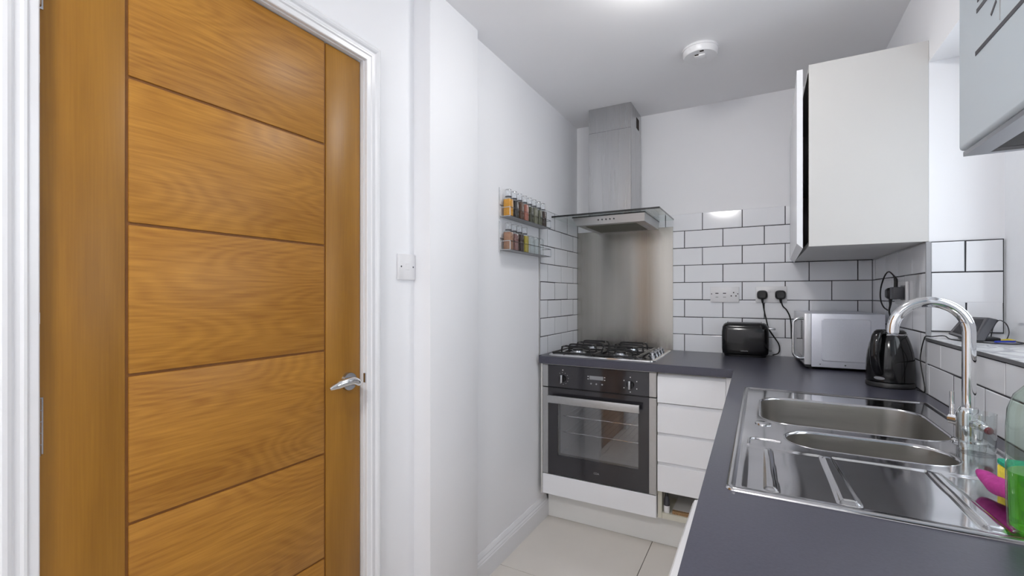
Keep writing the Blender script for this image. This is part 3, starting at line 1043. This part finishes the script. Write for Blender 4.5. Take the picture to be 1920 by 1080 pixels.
def plug(name, label, cx, cz, path, r=.0032):
    p = thing(name, label, 'plug', (cx, YT - .0095, cz), group=None)
    b = MB()
    rr = []
    for d, s in ((-.0096, .97), (-.022, 1.0), (-.033, .9), (-.040, .66)):
        rr.append([Vector((cx + s * .0255 * math.copysign(abs(math.cos(t)) ** .65, math.cos(t)), YT + d, cz + s * .0245 * math.copysign(abs(math.sin(t)) ** .65, math.sin(t)))) for t in [2 * PI * k / 28 for k in range(28)]])
    b.loft(rr, True, True)
    b.build('body', M['black_satin'], p)
    MB().tube([(cx, YT - .026, cz - .022), (cx + (path[0][0] - cx) * .6, YT - .024, cz - .044)], [.0075, .0042], 10).build('strain_relief', M['rubber'], p)
    MB().tube(smooth_path(path, 6), r, 8).build('cable', M['rubber'], p)
    return p


plug('plug', 'black plug in the double socket with cable dropping behind the toaster', 0.003, 1.233,
     [(0.006, YT - .024, 1.190), (0.012, YT - .018, 1.150), (0.022, YT - .012, 1.100), (0.034, YT - .008, 1.05), (0.06, YT - .006, 1.005), (0.082, YT - .010, .965), (.080, YT - .02, .925), (.052, YT - .035, .912)])
plug('plug', 'black plug in the double socket with cable running behind the microwave', 0.088, 1.233,
     [(0.092, YT - .024, 1.195), (0.100, YT - .016, 1.172), (0.118, YT - .009, 1.150), (0.135, YT - .005, 1.10), (0.139, YT - .004, 1.0)])

# socket on the right wall, seen along the wall
XT = 0.479
s3 = thing('side_socket', 'white double socket on the side wall under the corner cabinet', 'socket', (XT, 2.37, 1.24))
B('plate', (XT - .0095, 2.190, 1.197), (XT + .001, 2.350, 1.283), M['white_plastic'], s3, .003, 2)
p3 = thing('plug', 'black plug in the side wall socket above the kettle', 'plug', (XT - .0095, 2.32, 1.235))
rr = []
for d, s in ((.0097, .97), (.024, 1.0), (.036, .9), (.043, .66)):
    rr.append([Vector((XT - d, 2.318 + s * .0255 * math.copysign(abs(math.cos(t)) ** .65, math.cos(t)), 1.238 + s * .0245 * math.copysign(abs(math.sin(t)) ** .65, math.sin(t)))) for t in [2 * PI * k / 24 for k in range(24)]])
MB().loft(rr, True, True).build('body', M['black_satin'], p3)
MB().tube(smooth_path([(XT - .028, 2.318, 1.215), (XT - .028, 2.322, 1.192), (XT - .030, 2.328, 1.165), (XT - .022, 2.329, 1.13), (XT - .010, 2.326, 1.06), (XT - .006, 2.319, .97)], 5), [.0065, .006, .0055, .005, .0045, .004, .0035, .0035] + [.0032] * 18, 8).build('cable', M['rubber'], p3)
ad = thing('power_adapter', 'dark grey power adapter in the side wall socket next to the black plug', 'adapter', (XT - .01, 2.222, 1.235))
B('body', (XT - .044, 2.194, 1.216), (XT - .0105, 2.250, 1.262), M['dark_grey'], ad, .003, 2)
B('back_shell', (XT - .0104, 2.190, 1.212), (XT - .0096, 2.254, 1.268), M['grey_plastic'], ad)
MB().tube(smooth_path([(XT - .030, 2.228, 1.262), (XT - .030, 2.229, 1.292), (XT - .040, 2.237, 1.314), (XT - .046, 2.262, 1.322), (XT - .052, 2.292, 1.305), (XT - .056, 2.332, 1.26), (XT - .055, 2.342, 1.215), (XT - .048, 2.332, 1.185), (XT - .035, 2.324, 1.170)], 6),
          [.0062] * 7 + [.0048, .004, .0032] + [.0026] * 39, 8).build('cable', M['rubber'], ad)

# ------------------------------------------------------------------ toaster
to = thing('toaster', 'glossy black two slice toaster below the wall sockets', 'toaster', (-0.078, 2.752, WT))
tz0, tz1 = WT + .010, WT + .178
tb = MB()


def tring(ins, z):
    return [Vector((x, y, z)) for x, y in rrect(-0.190 + ins, 0.034 - ins, 2.688 + ins, 2.808 - ins, .030, 6)]


tb.loft([tring(.010, tz0), tring(.003, tz0 + .010), tring(0, tz0 + .03), tring(0, tz1 - .05), tring(.003, tz1 - .022), tring(.010, tz1 - .007), tring(.020, tz1)], True, True)
tb.build('body', M['black_gloss'], to, sharp=1.0)
MB().loft([tring(.013, WT + .0005), tring(.010, WT + .0105)], True, True).build('base', M['black_satin'], to)
for y in (2.724, 2.772):
    B('slot', (-0.160, y - .014, tz1 - .002), (-0.008, y + .014, tz1 + .0012), M['dark_grey'], to)
    for x in (-0.165, -0.003):
        MB().cyl((x, y, tz1 - .002), (x, y, tz1 + .005), .004, n=10).build('rivet', M['chrome'], to)
MB().box((.030, 2.725, tz1 - .032), (.064, 2.760, tz1 - .024), .003, 2).build('lever', M['satin_chrome'], to)
MB().cyl((.030, 2.742, WT + .042), (.048, 2.742, WT + .042), .012, .010, 20).build('dial', M['grey_plastic'], to)
B('lever_track', (.0338, 2.738, WT + .06), (.0346, 2.746, tz1 - .035), M['dark_gap'], to)
letters('cookworks', 0.0075, 'logo', M['print'], to, (-0.080, 2.6876, WT + .033), (PI / 2, 0, 0))

# ------------------------------------------------------------------ microwave (local frame: +x into the wall, +y along its front)
mw = thing('microwave', 'silver microwave oven standing in the corner behind the kettle', 'microwave', (0.166, 2.388, WT), world=False)
mw.rotation_euler = (0, 0, math.radians(2.3))
mz0, mz1 = .012, .246
ML, MD = .422, .285
B('body', (.026, 0, mz0), (MD, ML, mz1), M['microwave'], mw, .003, 2)
dm = B('door', (0.0, 0.001, mz0 + .008), (.0255, ML - .105, mz1), M['micro_door'], mw, .003, 2)
B('door_window', (-.0006, .05, mz0 + .04), (.004, ML - .13, mz1 - .035), M['black_glass'], dm)
cpn = B('control_panel', (0.0, ML - .1045, mz0 + .008), (.0255, ML - .001, mz1), M['micro_door'], mw, .003, 2)
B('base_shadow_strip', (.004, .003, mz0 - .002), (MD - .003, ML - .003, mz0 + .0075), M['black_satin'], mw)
hd = smooth_path([(.002, .016, mz1 - .024), (-.020, .016, mz1 - .024), (-.036, .016, mz1 - .034), (-.040, .016, mz1 - .055), (-.040, .016, mz0 + .070), (-.036, .016, mz0 + .046), (-.020, .016, mz0 + .034), (.002, .016, mz0 + .034)], 5)
MB().tube(hd, .0062, 12).build('handle', M['chrome'], dm)
MB().cyl((.002, .016, mz0 + .034), (-.012, .016, mz0 + .034), .0085, n=14).build('handle_boss', M['satin_chrome'], dm)
# pressed panel on the flank
pn = MB()
for z0_, z1_, ins in ((0, 0, 0),):
    pass
pr0 = rrect(.062, .238, mz0 + .026, mz1 - .022, .010, 4)
pr1 = rrect(.066, .234, mz0 + .030, mz1 - .026, .008, 4)
pn.loft([[Vector((x, 0.0005, z)) for x, z in pr0], [Vector((x, -.0028, z)) for x, z in pr1]], False, True)
pn.build('side_panel', M['microwave'], mw)
for x in (.058, .148):
    MB().cyl((x, .001, mz0 + .013), (x, -.002, mz0 + .013), .0036, .0028, 12).build('screw', M['chrome'], mw)
for x in (.03, MD - .03):
    for y in (.03, ML - .03):
        MB().cyl((x, y, .0005), (x, y, mz0), .012, n=12).build('foot', M['rubber'], mw)

# ------------------------------------------------------------------ kettle
KX, KY = 0.404, 2.085
kt = thing('kettle', 'glossy black cordless kettle in front of the microwave', 'kettle', (KX, KY, WT))
MB().lathe([(.068, WT + .0005), (.0705, WT + .003), (.0705, WT + .014), (.068, WT + .018)], (KX, KY, 0), 40).build('power_base', M['black_satin'], kt)
MB().lathe([(.067, WT + .019), (.0695, WT + .022), (.0695, WT + .042), (.0702, WT + .065), (.0688, WT + .095), (.0648, WT + .125), (.0590, WT + .152), (.0520, WT + .174), (.0482, WT + .183), (.047, WT + .184)], (KX, KY, 0), 44).build('body', M['black_gloss'], kt)
MB().lathe([(.0485, WT + .1842), (.0490, WT + .187), (.0475, WT + .189)], (KX, KY, 0), 40).build('rim', M['sink_edge'], kt)
MB().lathe([(.0455, WT + .1892), (.045, WT + .195), (.038, WT + .201), (.012, WT + .203)], (KX, KY, 0), 36).build('lid', M['black_satin'], kt)
hdv = Vector((-0.60, -0.80, 0)).normalized()
K0 = Vector((KX, KY, WT))


def kp(r, z):
    return K0 + hdv * r + Vector((0, 0, z))


side = Vector((-hdv.y, hdv.x, 0))
hp_ = smooth_path([kp(.044, .188), kp(.062, .196), kp(.082, .186), kp(.093, .158), kp(.095, .118), kp(.088, .078), kp(.074, .055), kp(.064, .050)], 5)
hr = []
for i, p in enumerate(hp_):
    a = hp_[max(0, i - 1)]; b = hp_[min(len(hp_) - 1, i + 1)]
    t = (b - a).normalized(); nrm = t.cross(side).normalized()
    hr.append([p + side * .0145 * math.cos(2 * PI * k / 16) + nrm * .009 * math.sin(2 * PI * k / 16) for k in range(16)])
MB().loft(hr, True, True).build('handle', M['black_gloss'], kt, sharp=1.0)
sp_ = MB()
sv = -hdv
sp_.loft([[K0 + sv * r + side * w + Vector((0, 0, z)) for r, w, z in ((.040, -.022, .150), (.056, -.016, .150), (.060, 0, .142), (.056, .016, .150), (.040, .022, .150))],
          [K0 + sv * r + side * w + Vector((0, 0, z)) for r, w, z in ((.040, -.020, .184), (.056, -.012, .184), (.068, 0, .184), (.056, .012, .184), (.040, .020, .184))]], True, True)
sp_.build('spout', M['black_gloss'], kt, sharp=1.0)
lg = MB()
ca = math.atan2(hdv.y, hdv.x) + .02
rings = []
for r in (.0705, .0710):
    rings.append([K0 + Vector((r * math.cos(ca + .24 * math.cos(t)), r * math.sin(ca + .24 * math.cos(t)), .034 + .0055 * math.sin(t))) for t in [2 * PI * k / 24 for k in range(24)]])
lg.loft(rings, True, True)
lg.build('badge', M['satin_chrome'], kt)

# ------------------------------------------------------------------ sink
sk_ = thing('sink', 'stainless steel bowl and a half inset sink with drainer', 'sink', (0.19, 1.32, WT))
zd = WT + .0015          # deck level
rim = MB()
rp_ = [(0.0, WT + .0004), (.0015, WT + .0038), (.0045, WT + .0052), (.0095, WT + .0048), (.0125, WT + .0028), (.0150, zd)]
rim.loft([[Vector((x, y, z)) for x, y in rrect(sx0 + i_, sx1 - i_, sy0 + i_, sy1 - i_, max(.004, .016 - i_ * .5), 5)] for i_, z in rp_], False, False)
rim.build('rim', M['sink_edge'], sk_, sharp=1.2)
bigb = rrect(-0.006, 0.385, 1.330, 1.668, .075, 8)
smb = rrect(0.044, 0.345, 1.142, 1.288, .070, 8)
DRY = 1.120
i_ = .0150
ou = rrect(sx0 + i_, sx1 - i_, sy0 + i_, sy1 - i_, .0085, 5)
far = [p for p in ou if p[1] > 1.3]
deck_outer = far + [(sx0 + i_, DRY), (sx1 - i_, DRY)]
MB().plate(deck_outer, [bigb, smb], lambda u, v, t: (u, v, t), zd, zd).build('deck', M['sink'], sk_)


def bowl(loop, depth, name):
    cx = sum(p[0] for p in loop) / len(loop); cy = sum(p[1] for p in loop) / len(loop)
    b = MB()

    def sc(ins, z):
        out = []
        for x, y in loop:
            d = Vector((x - cx, y - cy)); l = d.length
            d = d * max(.02, (l - ins) / l)
            out.append(Vector((cx + d.x, cy + d.y, z)))
        return out
    e = MB()
    e.loft([sc(-.0005, zd + .0001), sc(.0012, zd + .0012), sc(.004, zd - .0005), sc(.006, zd - .004)], False, False)
    eo = e.build('bowl_edge', M['sink_edge'], sk_, sharp=1.2)
    b.loft([sc(.006, zd - .004), sc(.010, zd - .05), sc(.014, zd - depth + .035), sc(.022, zd - depth + .012), sc(.045, zd - depth + .002), sc(.06, zd - depth)], False, True)
    o = b.build(name, M['sink_bowl'], sk_, sharp=1.2)
    MB().lathe([(.042, zd - depth + .0006), (.040, zd - depth + .003), (.030, zd - depth + .001)], (cx, cy, 0), 28).build('waste', M['chrome'], o)


bowl(bigb, .155, 'bowl')
bowl(smb, .115, 'bowl')
# drainer: a pressed field with raised and sunk ribs
GX, GY = 150, 70
dx_0, dx_1, dy_0, dy_1 = sx0 + i_, sx1 - i_, sy0 + i_, DRY


def sstep(a, b, x):
    t = min(1, max(0, (x - a) / (b - a)))
    return t * t * (3 - 2 * t)


def drain_z(x, y):
    z = 0.0
    # sunk field
    f = sstep(dx_0 + .006, dx_0 + .020, x) * (1 - sstep(dx_1 - .020, dx_1 - .006, x)) * sstep(dy_0 + .004, dy_0 + .016, y) * (1 - sstep(DRY - .022, DRY - .008, y))
    z -= .0032 * f * (0.65 + 0.35 * (1 - (y - dy_0) / (dy_1 - dy_0)))
    # ribs: pairs that widen towards the front edge
    for xb, xf, w in ((0.010, 0.014, .010), (0.113, 0.122, .015), (0.275, 0.287, .015), (0.392, 0.396, .010)):
        t = (DRY - y) / (DRY - dy_0)
        xc = xb + (xf - xb) * t
        ww = w * (0.65 + 0.5 * t)
        d = abs(x - xc)
        e = sstep(dy_0 + .012, dy_0 + .03, y) * (1 - sstep(DRY - .03, DRY - .01, y))
        z += .0046 * e * (1 - sstep(ww * .55, ww, d))
    z += .00022 * math.sin(x * 31 + 2.0) * math.cos(y * 23) * f
    return zd + z


dm_ = MB()
bm = dm_.bm
vs = [[bm.verts.new((dx_0 + (dx_1 - dx_0) * i / GX, dy_0 + (dy_1 - dy_0) * j / GY, drain_z(dx_0 + (dx_1 - dx_0) * i / GX, dy_0 + (dy_1 - dy_0) * j / GY))) for j in range(GY + 1)] for i in range(GX + 1)]
for i in range(GX):
    for j in range(GY):
        bm.faces.new((vs[i][j], vs[i + 1][j], vs[i + 1][j + 1], vs[i][j + 1]))
dm_.build('drainer', M['sink'], sk_, sharp=2.5)
pc = MB()
pc.loft([[Vector((0.0035 + a * math.cos(t), 1.311 + b_ * math.sin(t), z)) for t in [2 * PI * k / 28 for k in range(28)]] for a, b_, z in ((.0185, .0165, zd + .0002), (.018, .016, zd + .0025), (.014, .012, zd + .0036))], False, True)
pc.build('waste_control', M['sink_edge'], sk_)
st_ = MB()      # pressed ridge that bounds the drainer beside the half bowl
st_.tube(smooth_path([(0.037, 1.163, zd - .0006), (0.010, 1.169, zd - .0004), (-0.012, 1.170, zd - .0004), (-0.0225, 1.160, zd - .0004), (-0.0245, 1.14, zd - .0006), (-0.0250, 1.115, zd - .001)], 5), .0034, 10)
st_.build('ridge', M['sink_edge'], sk_, sharp=1.2)

# ------------------------------------------------------------------ tap
TX, TY = 0.400, 1.361
tp_ = thing('mixer_tap', 'chrome swan-neck mixer tap rising from the back of the sink', 'tap', (TX, TY, zd))
MB().lathe([(.029, zd + .0003), (.029, zd + .004), (.025, zd + .007)], (TX, TY, 0), 32).build('flange', M['chrome'], tp_)
MB().lathe([(.0215, zd + .0072), (.0215, zd + .062), (.0195, zd + .070), (.0150, zd + .078)], (TX, TY, 0), 32).build('body', M['chrome'], tp_)
zs0 = ZC - .080
ar = .0655
sp = [Vector((TX, TY, zd + .076)), Vector((TX, TY, zd + .12)), Vector((TX, TY, zs0 - .03))]
for k in range(0, 21):
    a = PI * k / 20
    sp.append(Vector((TX - ar + ar * math.cos(a), TY, zs0 + ar * math.sin(a))))
sp.append(Vector((TX - 2 * ar, TY, zs0 - .006)))
MB().tube(sp, .0118, 24).build('spout', M['chrome'], tp_)
MB().cyl((TX - 2 * ar, TY, zs0 - .0061), (TX - 2 * ar, TY, zs0 - .009), .0105, n=20).build('aerator', M['satin_chrome'], tp_)
lv = Vector((-.72, .69, 0)); rv = Vector((.30, -.95, 0)).normalized()
L0 = Vector((TX, TY, zd + .045))
MB().tube([L0 + lv * .018, L0 + lv * .034], [.0115, .0115], 18).tube([L0 + lv * .030, L0 + lv * .030 + Vector((0, 0, .062))], [.0058, .0048], 12).build('lever', M['chrome'], tp_)
R0 = Vector((TX, TY, zd + .047))
rr_ = MB().tube([R0 + rv * .016, R0 + rv * .030], [.0125, .0125], 18).tube([R0 + rv * .028, R0 + rv * .052 + Vector((0, 0, -.006))], [.0105, .0088], 16)
ro = rr_.build('lever', M['chrome'], tp_)
MB().tube([R0 + rv * .0515 + Vector((0, 0, -.0058)), R0 + rv * .056 + Vector((0, 0, -.007))], [.0080, .0066], 16).build('hot_mark', M['red'], ro)

# tumbler
GXc, GYc = 0.3925, 1.294
gl_ = MB()
zg = zd + .0003
gl_.lathe([(.0005, zg), (.0265, zg), (.0280, zg + .002), (.0300, zg + .080), (.0288, zg + .0803), (.0268, zg + .006), (.0005, zg + .0055)], (GXc, GYc, 0), 40, caps=False)
go_ = gl_.build('drinking_glass', M['tumbler'], sharp=0.9)
tag(go_, 'clear drinking glass standing in front of the tap', 'glass')

# ------------------------------------------------------------------ cloth, sponge, bottle at the near end of the sink
zf_ = zd + .0012
cl = thing('scrubber', 'magenta cleaning pad lying on the drainer beside the bottle', 'cleaning pad', (0.330, 1.005, zf_))
cm = bmesh.new()
bmesh.ops.create_uvsphere(cm, u_segments=32, v_segments=18, radius=1)
for v in cm.verts:
    x, y, z = v.co
    w = 1 + .07 * math.sin(5 * x + 2 * z) * math.cos(4 * y) + .05 * math.sin(9 * y + 1)
    v.co = Vector((x * .0155 * w, y * .062 * w, z * .0135 * w))
    v.co.z += .006 * y - .004 * math.sin(3 * y)
    v.co = Matrix.Rotation(math.radians(6), 3, 'Z') @ v.co
    v.co += Vector((0.3335, 1.003, zf_ + .0185))
m_ = MB(); m_.bm.free(); m_.bm = cm
m_.build('pad', M['magenta'], cl, sharp=3)
spg = thing('sponge', 'yellow sponge with a green scouring layer on top behind the magenta pad', 'sponge', (0.385, 1.005, zf_))
MB().box((0.3515, 0.958, zf_ + .0005), (0.418, 1.078, zf_ + .036), .003, 2).build('foam', M['sponge_y'], spg)
MB().box((0.3515, 0.958, zf_ + .0362), (0.418, 1.078, zf_ + .046), .002, 1).build('scourer', M['sponge_g'], spg)

BX, BY = 0.335, 0.888
bt_ = thing('washing_up_bottle', 'clear bottle of green washing-up liquid at the sink end', 'bottle', (BX, BY, zf_))
bprof = [(.030, 0), (.034, .004), (.0355, .05), (.0355, .14), (.034, .165), (.028, .185), (.016, .200), (.012, .205)]


def oval(sc, z, n=36):
    a = math.radians(30)
    pts = []
    for k in range(n):
        t = 2 * PI * k / n
        x, y = sc * 1.15 * math.cos(t), sc * .85 * math.sin(t)
        pts.append(Vector((BX + x * math.cos(a) - y * math.sin(a), BY + x * math.sin(a) + y * math.cos(a), zf_ + z)))
    return pts


MB().loft([oval(r, z + .0005) for r, z in bprof], True, True).build('shell', M['bottle'], bt_)
MB().loft([oval(r - .0022, z + .0025) for r, z in ((.030, 0), (.034, .004), (.0355, .05), (.0355, .078))], True, True).build('liquid', M['soap'], bt_)
MB().lathe([(.0135, .2056), (.0135, .222), (.009, .226), (.006, .24)], (BX, BY, zf_), 24).build('cap', M['white_plastic'], bt_)
lbm = MB()
lbm.loft([[oval(.0361, z)[k] for k in range(24, 33)] for z in (.095, .125)], False, False, closed=False)
lbm.build('label', M['label_blue'], bt_)

# ------------------------------------------------------------------ things on the window sill
ZS = 1.0918
dv = thing('desk_phone', 'dark grey wedge-shaped desk device tilted on the window sill', 'phone', (0.565, 1.90, ZS))
TL, TR_, BR, BL = (Vector(p) for p in ((0.553, 1.932, 1.1650), (0.607, 1.912, 1.1640), (0.562, 1.868, 1.0935), (0.517, 1.930, 1.1080)))
off = Vector((.020, -.004, -.006))
d_ = MB()
d_.loft([[TL, TR_, BR, BL], [TL + off + Vector((0, .012, 0)), TR_ + off, BR + Vector((.024, .004, -.0012)), BL + Vector((.03, .02, -.012))]], True, True)
do = d_.build('body', M['dark_grey'], dv)
bvm = do.modifiers.new('soft', 'BEVEL'); bvm.width = .003; bvm.segments = 2
nrm = (TR_ - TL).cross(BL - TL).normalized()
if nrm.y > 0: nrm = -nrm
sc4 = [TL.lerp(BR, .12), TR_.lerp(BL, .12), BR.lerp(TL, .12), BL.lerp(TR_, .12)]
MB().loft([[p + nrm * .0002 for p in sc4], [p + nrm * .0012 for p in sc4]], True, True).build('screen', M['black_glass'], dv)
B('stand', (0.545, 1.885, ZS + .0002), (0.625, 1.945, ZS + .012), M['black_satin'], dv, .004, 2)


def cable(name, label, pts, r, m, cat='cable'):
    o = MB().tube(smooth_path(pts, 6), r, 8).build(name, m)
    return tag(o, label, cat)


c = ZS + .0026
cable('power_cable', 'thin black cable looping over the sill edge and down behind the kettle',
      [(0.4640, 2.0205, WT + .004), (0.468, 1.995, WT + .004), (0.4705, 1.968, WT + .006), (0.472, 1.975, WT + .03), (0.4722, 2.005, WT + .075), (0.4722, 2.02, WT + .110), (0.4716, 2.000, WT + .150),
       (0.4716, 1.978, WT + .178), (0.4745, 1.970, c + .001), (0.490, 1.968, c + .001), (0.512, 1.974, c + .004), (0.520, 1.960, c + .004), (0.515, 1.90, c), (0.524, 1.84, c), (0.560, 1.80, c), (0.61, 1.78, c), (0.650, 1.82, c), (0.652, 1.87, c)], .0018, M['rubber'])
cable('looped_cable', 'dark cable standing in a tall loop behind the desk device',
      [(0.615, 1.925, ZS + .010), (0.622, 1.930, ZS + .040), (0.636, 1.935, ZS + .062), (0.652, 1.936, ZS + .052), (0.657, 1.932, ZS + .028), (0.650, 1.925, ZS + .006), (.640, 1.915, ZS + .003)], .0015, M['dark_grey'])
cable('blue_cable', 'short blue cable lying on the sill behind the desk device', [(0.600, 1.850, c), (0.620, 1.865, c), (0.640, 1.878, c), (0.655, 1.888, c)], .0026, M['blue_cable'])
cable('yellow_cable', 'yellow cable end lying on the sill at the window frame', [(0.628, 1.905, c), (0.642, 1.912, c + .002), (0.652, 1.910, c + .003), (0.660, 1.900, c)], .0028, M['yellow_cable'])

# ------------------------------------------------------------------ spice racks and jars
R0Y, R1Y = 1.818, 2.275
XA, XB = XL + .004, XL + .060


def spice_rack(z, label):
    r = thing('spice_rack', label, 'rack', (XL, 2.04, z), group=None)
    w = MB()
    q = .0019
    z1, z2 = z + .022, z + .045
    for zz_ in (z, z1, z2) if False else (z, z + .040):
        w.tube([(XA, R0Y, zz_), (XB, R0Y, zz_), (XB, R1Y, zz_), (XA, R1Y, zz_)], q, 6)
    for y in (R0Y, R1Y):
        w.tube([(XB, y, z), (XB, y, z + .040)], q, 6)
        w.tube([(XA, y, z - .012), (XA, y, z + .135 if y == R0Y else z + .055)], q, 6)
    w.tube([(XA, R0Y, z + .055), (XA, R1Y, z + .055)], q, 6)
    w.tube([(XA, R0Y, z), (XA, R1Y, z)], q, 6)
    w.build('wire_frame', M['satin_chrome'], r)
    B('tray', (XA, R0Y, z - .0010), (XB, R1Y, z + .0008), M['grey_plastic'], r)
    return r


ZR1, ZR2 = 1.596, 1.441
spice_rack(ZR1, 'upper wire spice rack on the wall, full of eight jars')
spice_rack(ZR2, 'lower wire spice rack on the wall, with empty jars at one end')


def make_jar(name, label, y, z, col, grp, filled=True, cap=True, w=.040):
    x = (XA + XB) / 2
    j = thing(name, label, 'jar', (x, y, z), group=grp)
    h = .090

    def sq(ins, zz_):
        return [Vector((px, py, z + zz_)) for px, py in rrect(x - w / 2 + ins, x + w / 2 - ins, y - w / 2 + ins, y + w / 2 - ins, .005, 3)]
    MB().loft([sq(.001, .0012), sq(0, .003), sq(0, h - .010), sq(.004, h - .002), sq(.007, h)], True, True).build('glass', M['jar_glass'], j)
    if filled:
        MB().loft([sq(.0025, .0032), sq(.0025, h - .004 - random.uniform(0, .008))], True, True).build('contents', col, j)
    if cap:
        cp_ = MB().lathe([(.0145, h + .0004), (.0155, h + .002), (.0155, h + .034), (.0140, h + .037)], (x, y, z), 20)
        cp_.build('cap', M['jar_cap'], j)
        MB().lathe([(.0157, h + .0012), (.0160, h + .002), (.0160, h + .0045), (.0157, h + .0050)], (x, y, z), 20).build('cap_ring', M['dark_grey'], j)
    return j


M['jar_cap'] = thin_glass('clear_jar_cap', (0.93, 0.94, 0.95), 3.5, 0.06)
spices = {
    'amber': (214, 150, 40), 'black': (48, 44, 44), 'brown': (92, 60, 42), 'pink': (172, 108, 92), 'darkgreen': (66, 66, 46),
    'sage': (120, 118, 98), 'green': (98, 98, 78), 'darkbrown': (58, 42, 36), 'tan': (160, 118, 92), 'mauve': (134, 96, 92), 'lime': (176, 158, 62)}
SP = {k: mat('spice_' + k, v, 0.9, var=0.5 if k in ('black', 'sage', 'green', 'darkgreen') else 0.2, scale=420) for k, v in spices.items()}
row1 = [('amber', 'jar of amber yellow spice, first on the upper rack'), ('black', 'jar of black peppercorns next to the amber jar on the upper rack'),
        ('brown', 'jar of dark brown spice, third on the upper rack'), ('pink', 'jar of pinkish spice, fourth on the upper rack'),
        ('darkgreen', 'jar of dark green herbs, fifth on the upper rack'), ('sage', 'jar of pale sage herbs, sixth on the upper rack'),
        ('green', 'jar of grey green herbs, seventh on the upper rack'), ('darkbrown', 'jar of very dark spice at the hood end of the upper rack')]
for i, (k, lb) in enumerate(row1):
    make_jar('spice_jar', lb, 1.852 + i * .0535, ZR1 + .001, SP[k], 'spice jars on the upper rack')
row2 = [('tan', 'jar of tan powder, first on the lower rack'), ('mauve', 'jar of reddish brown spice, second on the lower rack'),
        ('darkbrown', 'jar of dark spice, third on the lower rack'), ('lime', 'jar of yellow green spice, fourth on the lower rack')]
for i, (k, lb) in enumerate(row2):
    make_jar('spice_jar', lb, 1.852 + i * .0535, ZR2 + .001, SP[k], 'spice jars on the lower rack')
for i in range(3):
    make_jar('empty_jar', ['empty glass jar beside the yellow green jar on the lower rack', 'middle one of the three empty glass jars on the lower rack', 'empty glass jar nearest the hood on the lower rack'][i], 1.852 + (4.15 + i * 1.05) * .0535, ZR2 + .001, None, 'empty jars on the lower rack', False, False)

# ------------------------------------------------------------------ ceiling lamps
LNAMES = ['round opal dome lamp on the ceiling over the kitchen', 'wide opal dome lamp on the ceiling behind the camera']
for (lx, ly, rad_, dr_r), ln in zip(LAMPS, LNAMES):
    cl_ = thing('ceiling_lamp', ln, 'lamp', (lx, ly, ZCEIL))
    q = dr_r / .148
    MB().lathe([(.150 * q, ZCEIL - .0005), (.152 * q, ZCEIL - .004), (.152 * q, ZCEIL - .012)], (lx, ly, 0), 40).build('base', M['white_plastic'], cl_)
    pf = [(.148, .0125), (.146, .030), (.135, .048), (.110, .062), (.07, .070), (.001, .073)]
    MB().lathe([(a * q, ZCEIL - b) for a, b in pf], (lx, ly, 0), 28).build('diffuser', emission('lamp_diffuser', (1.0, 0.98, 0.96), rad_), cl_)
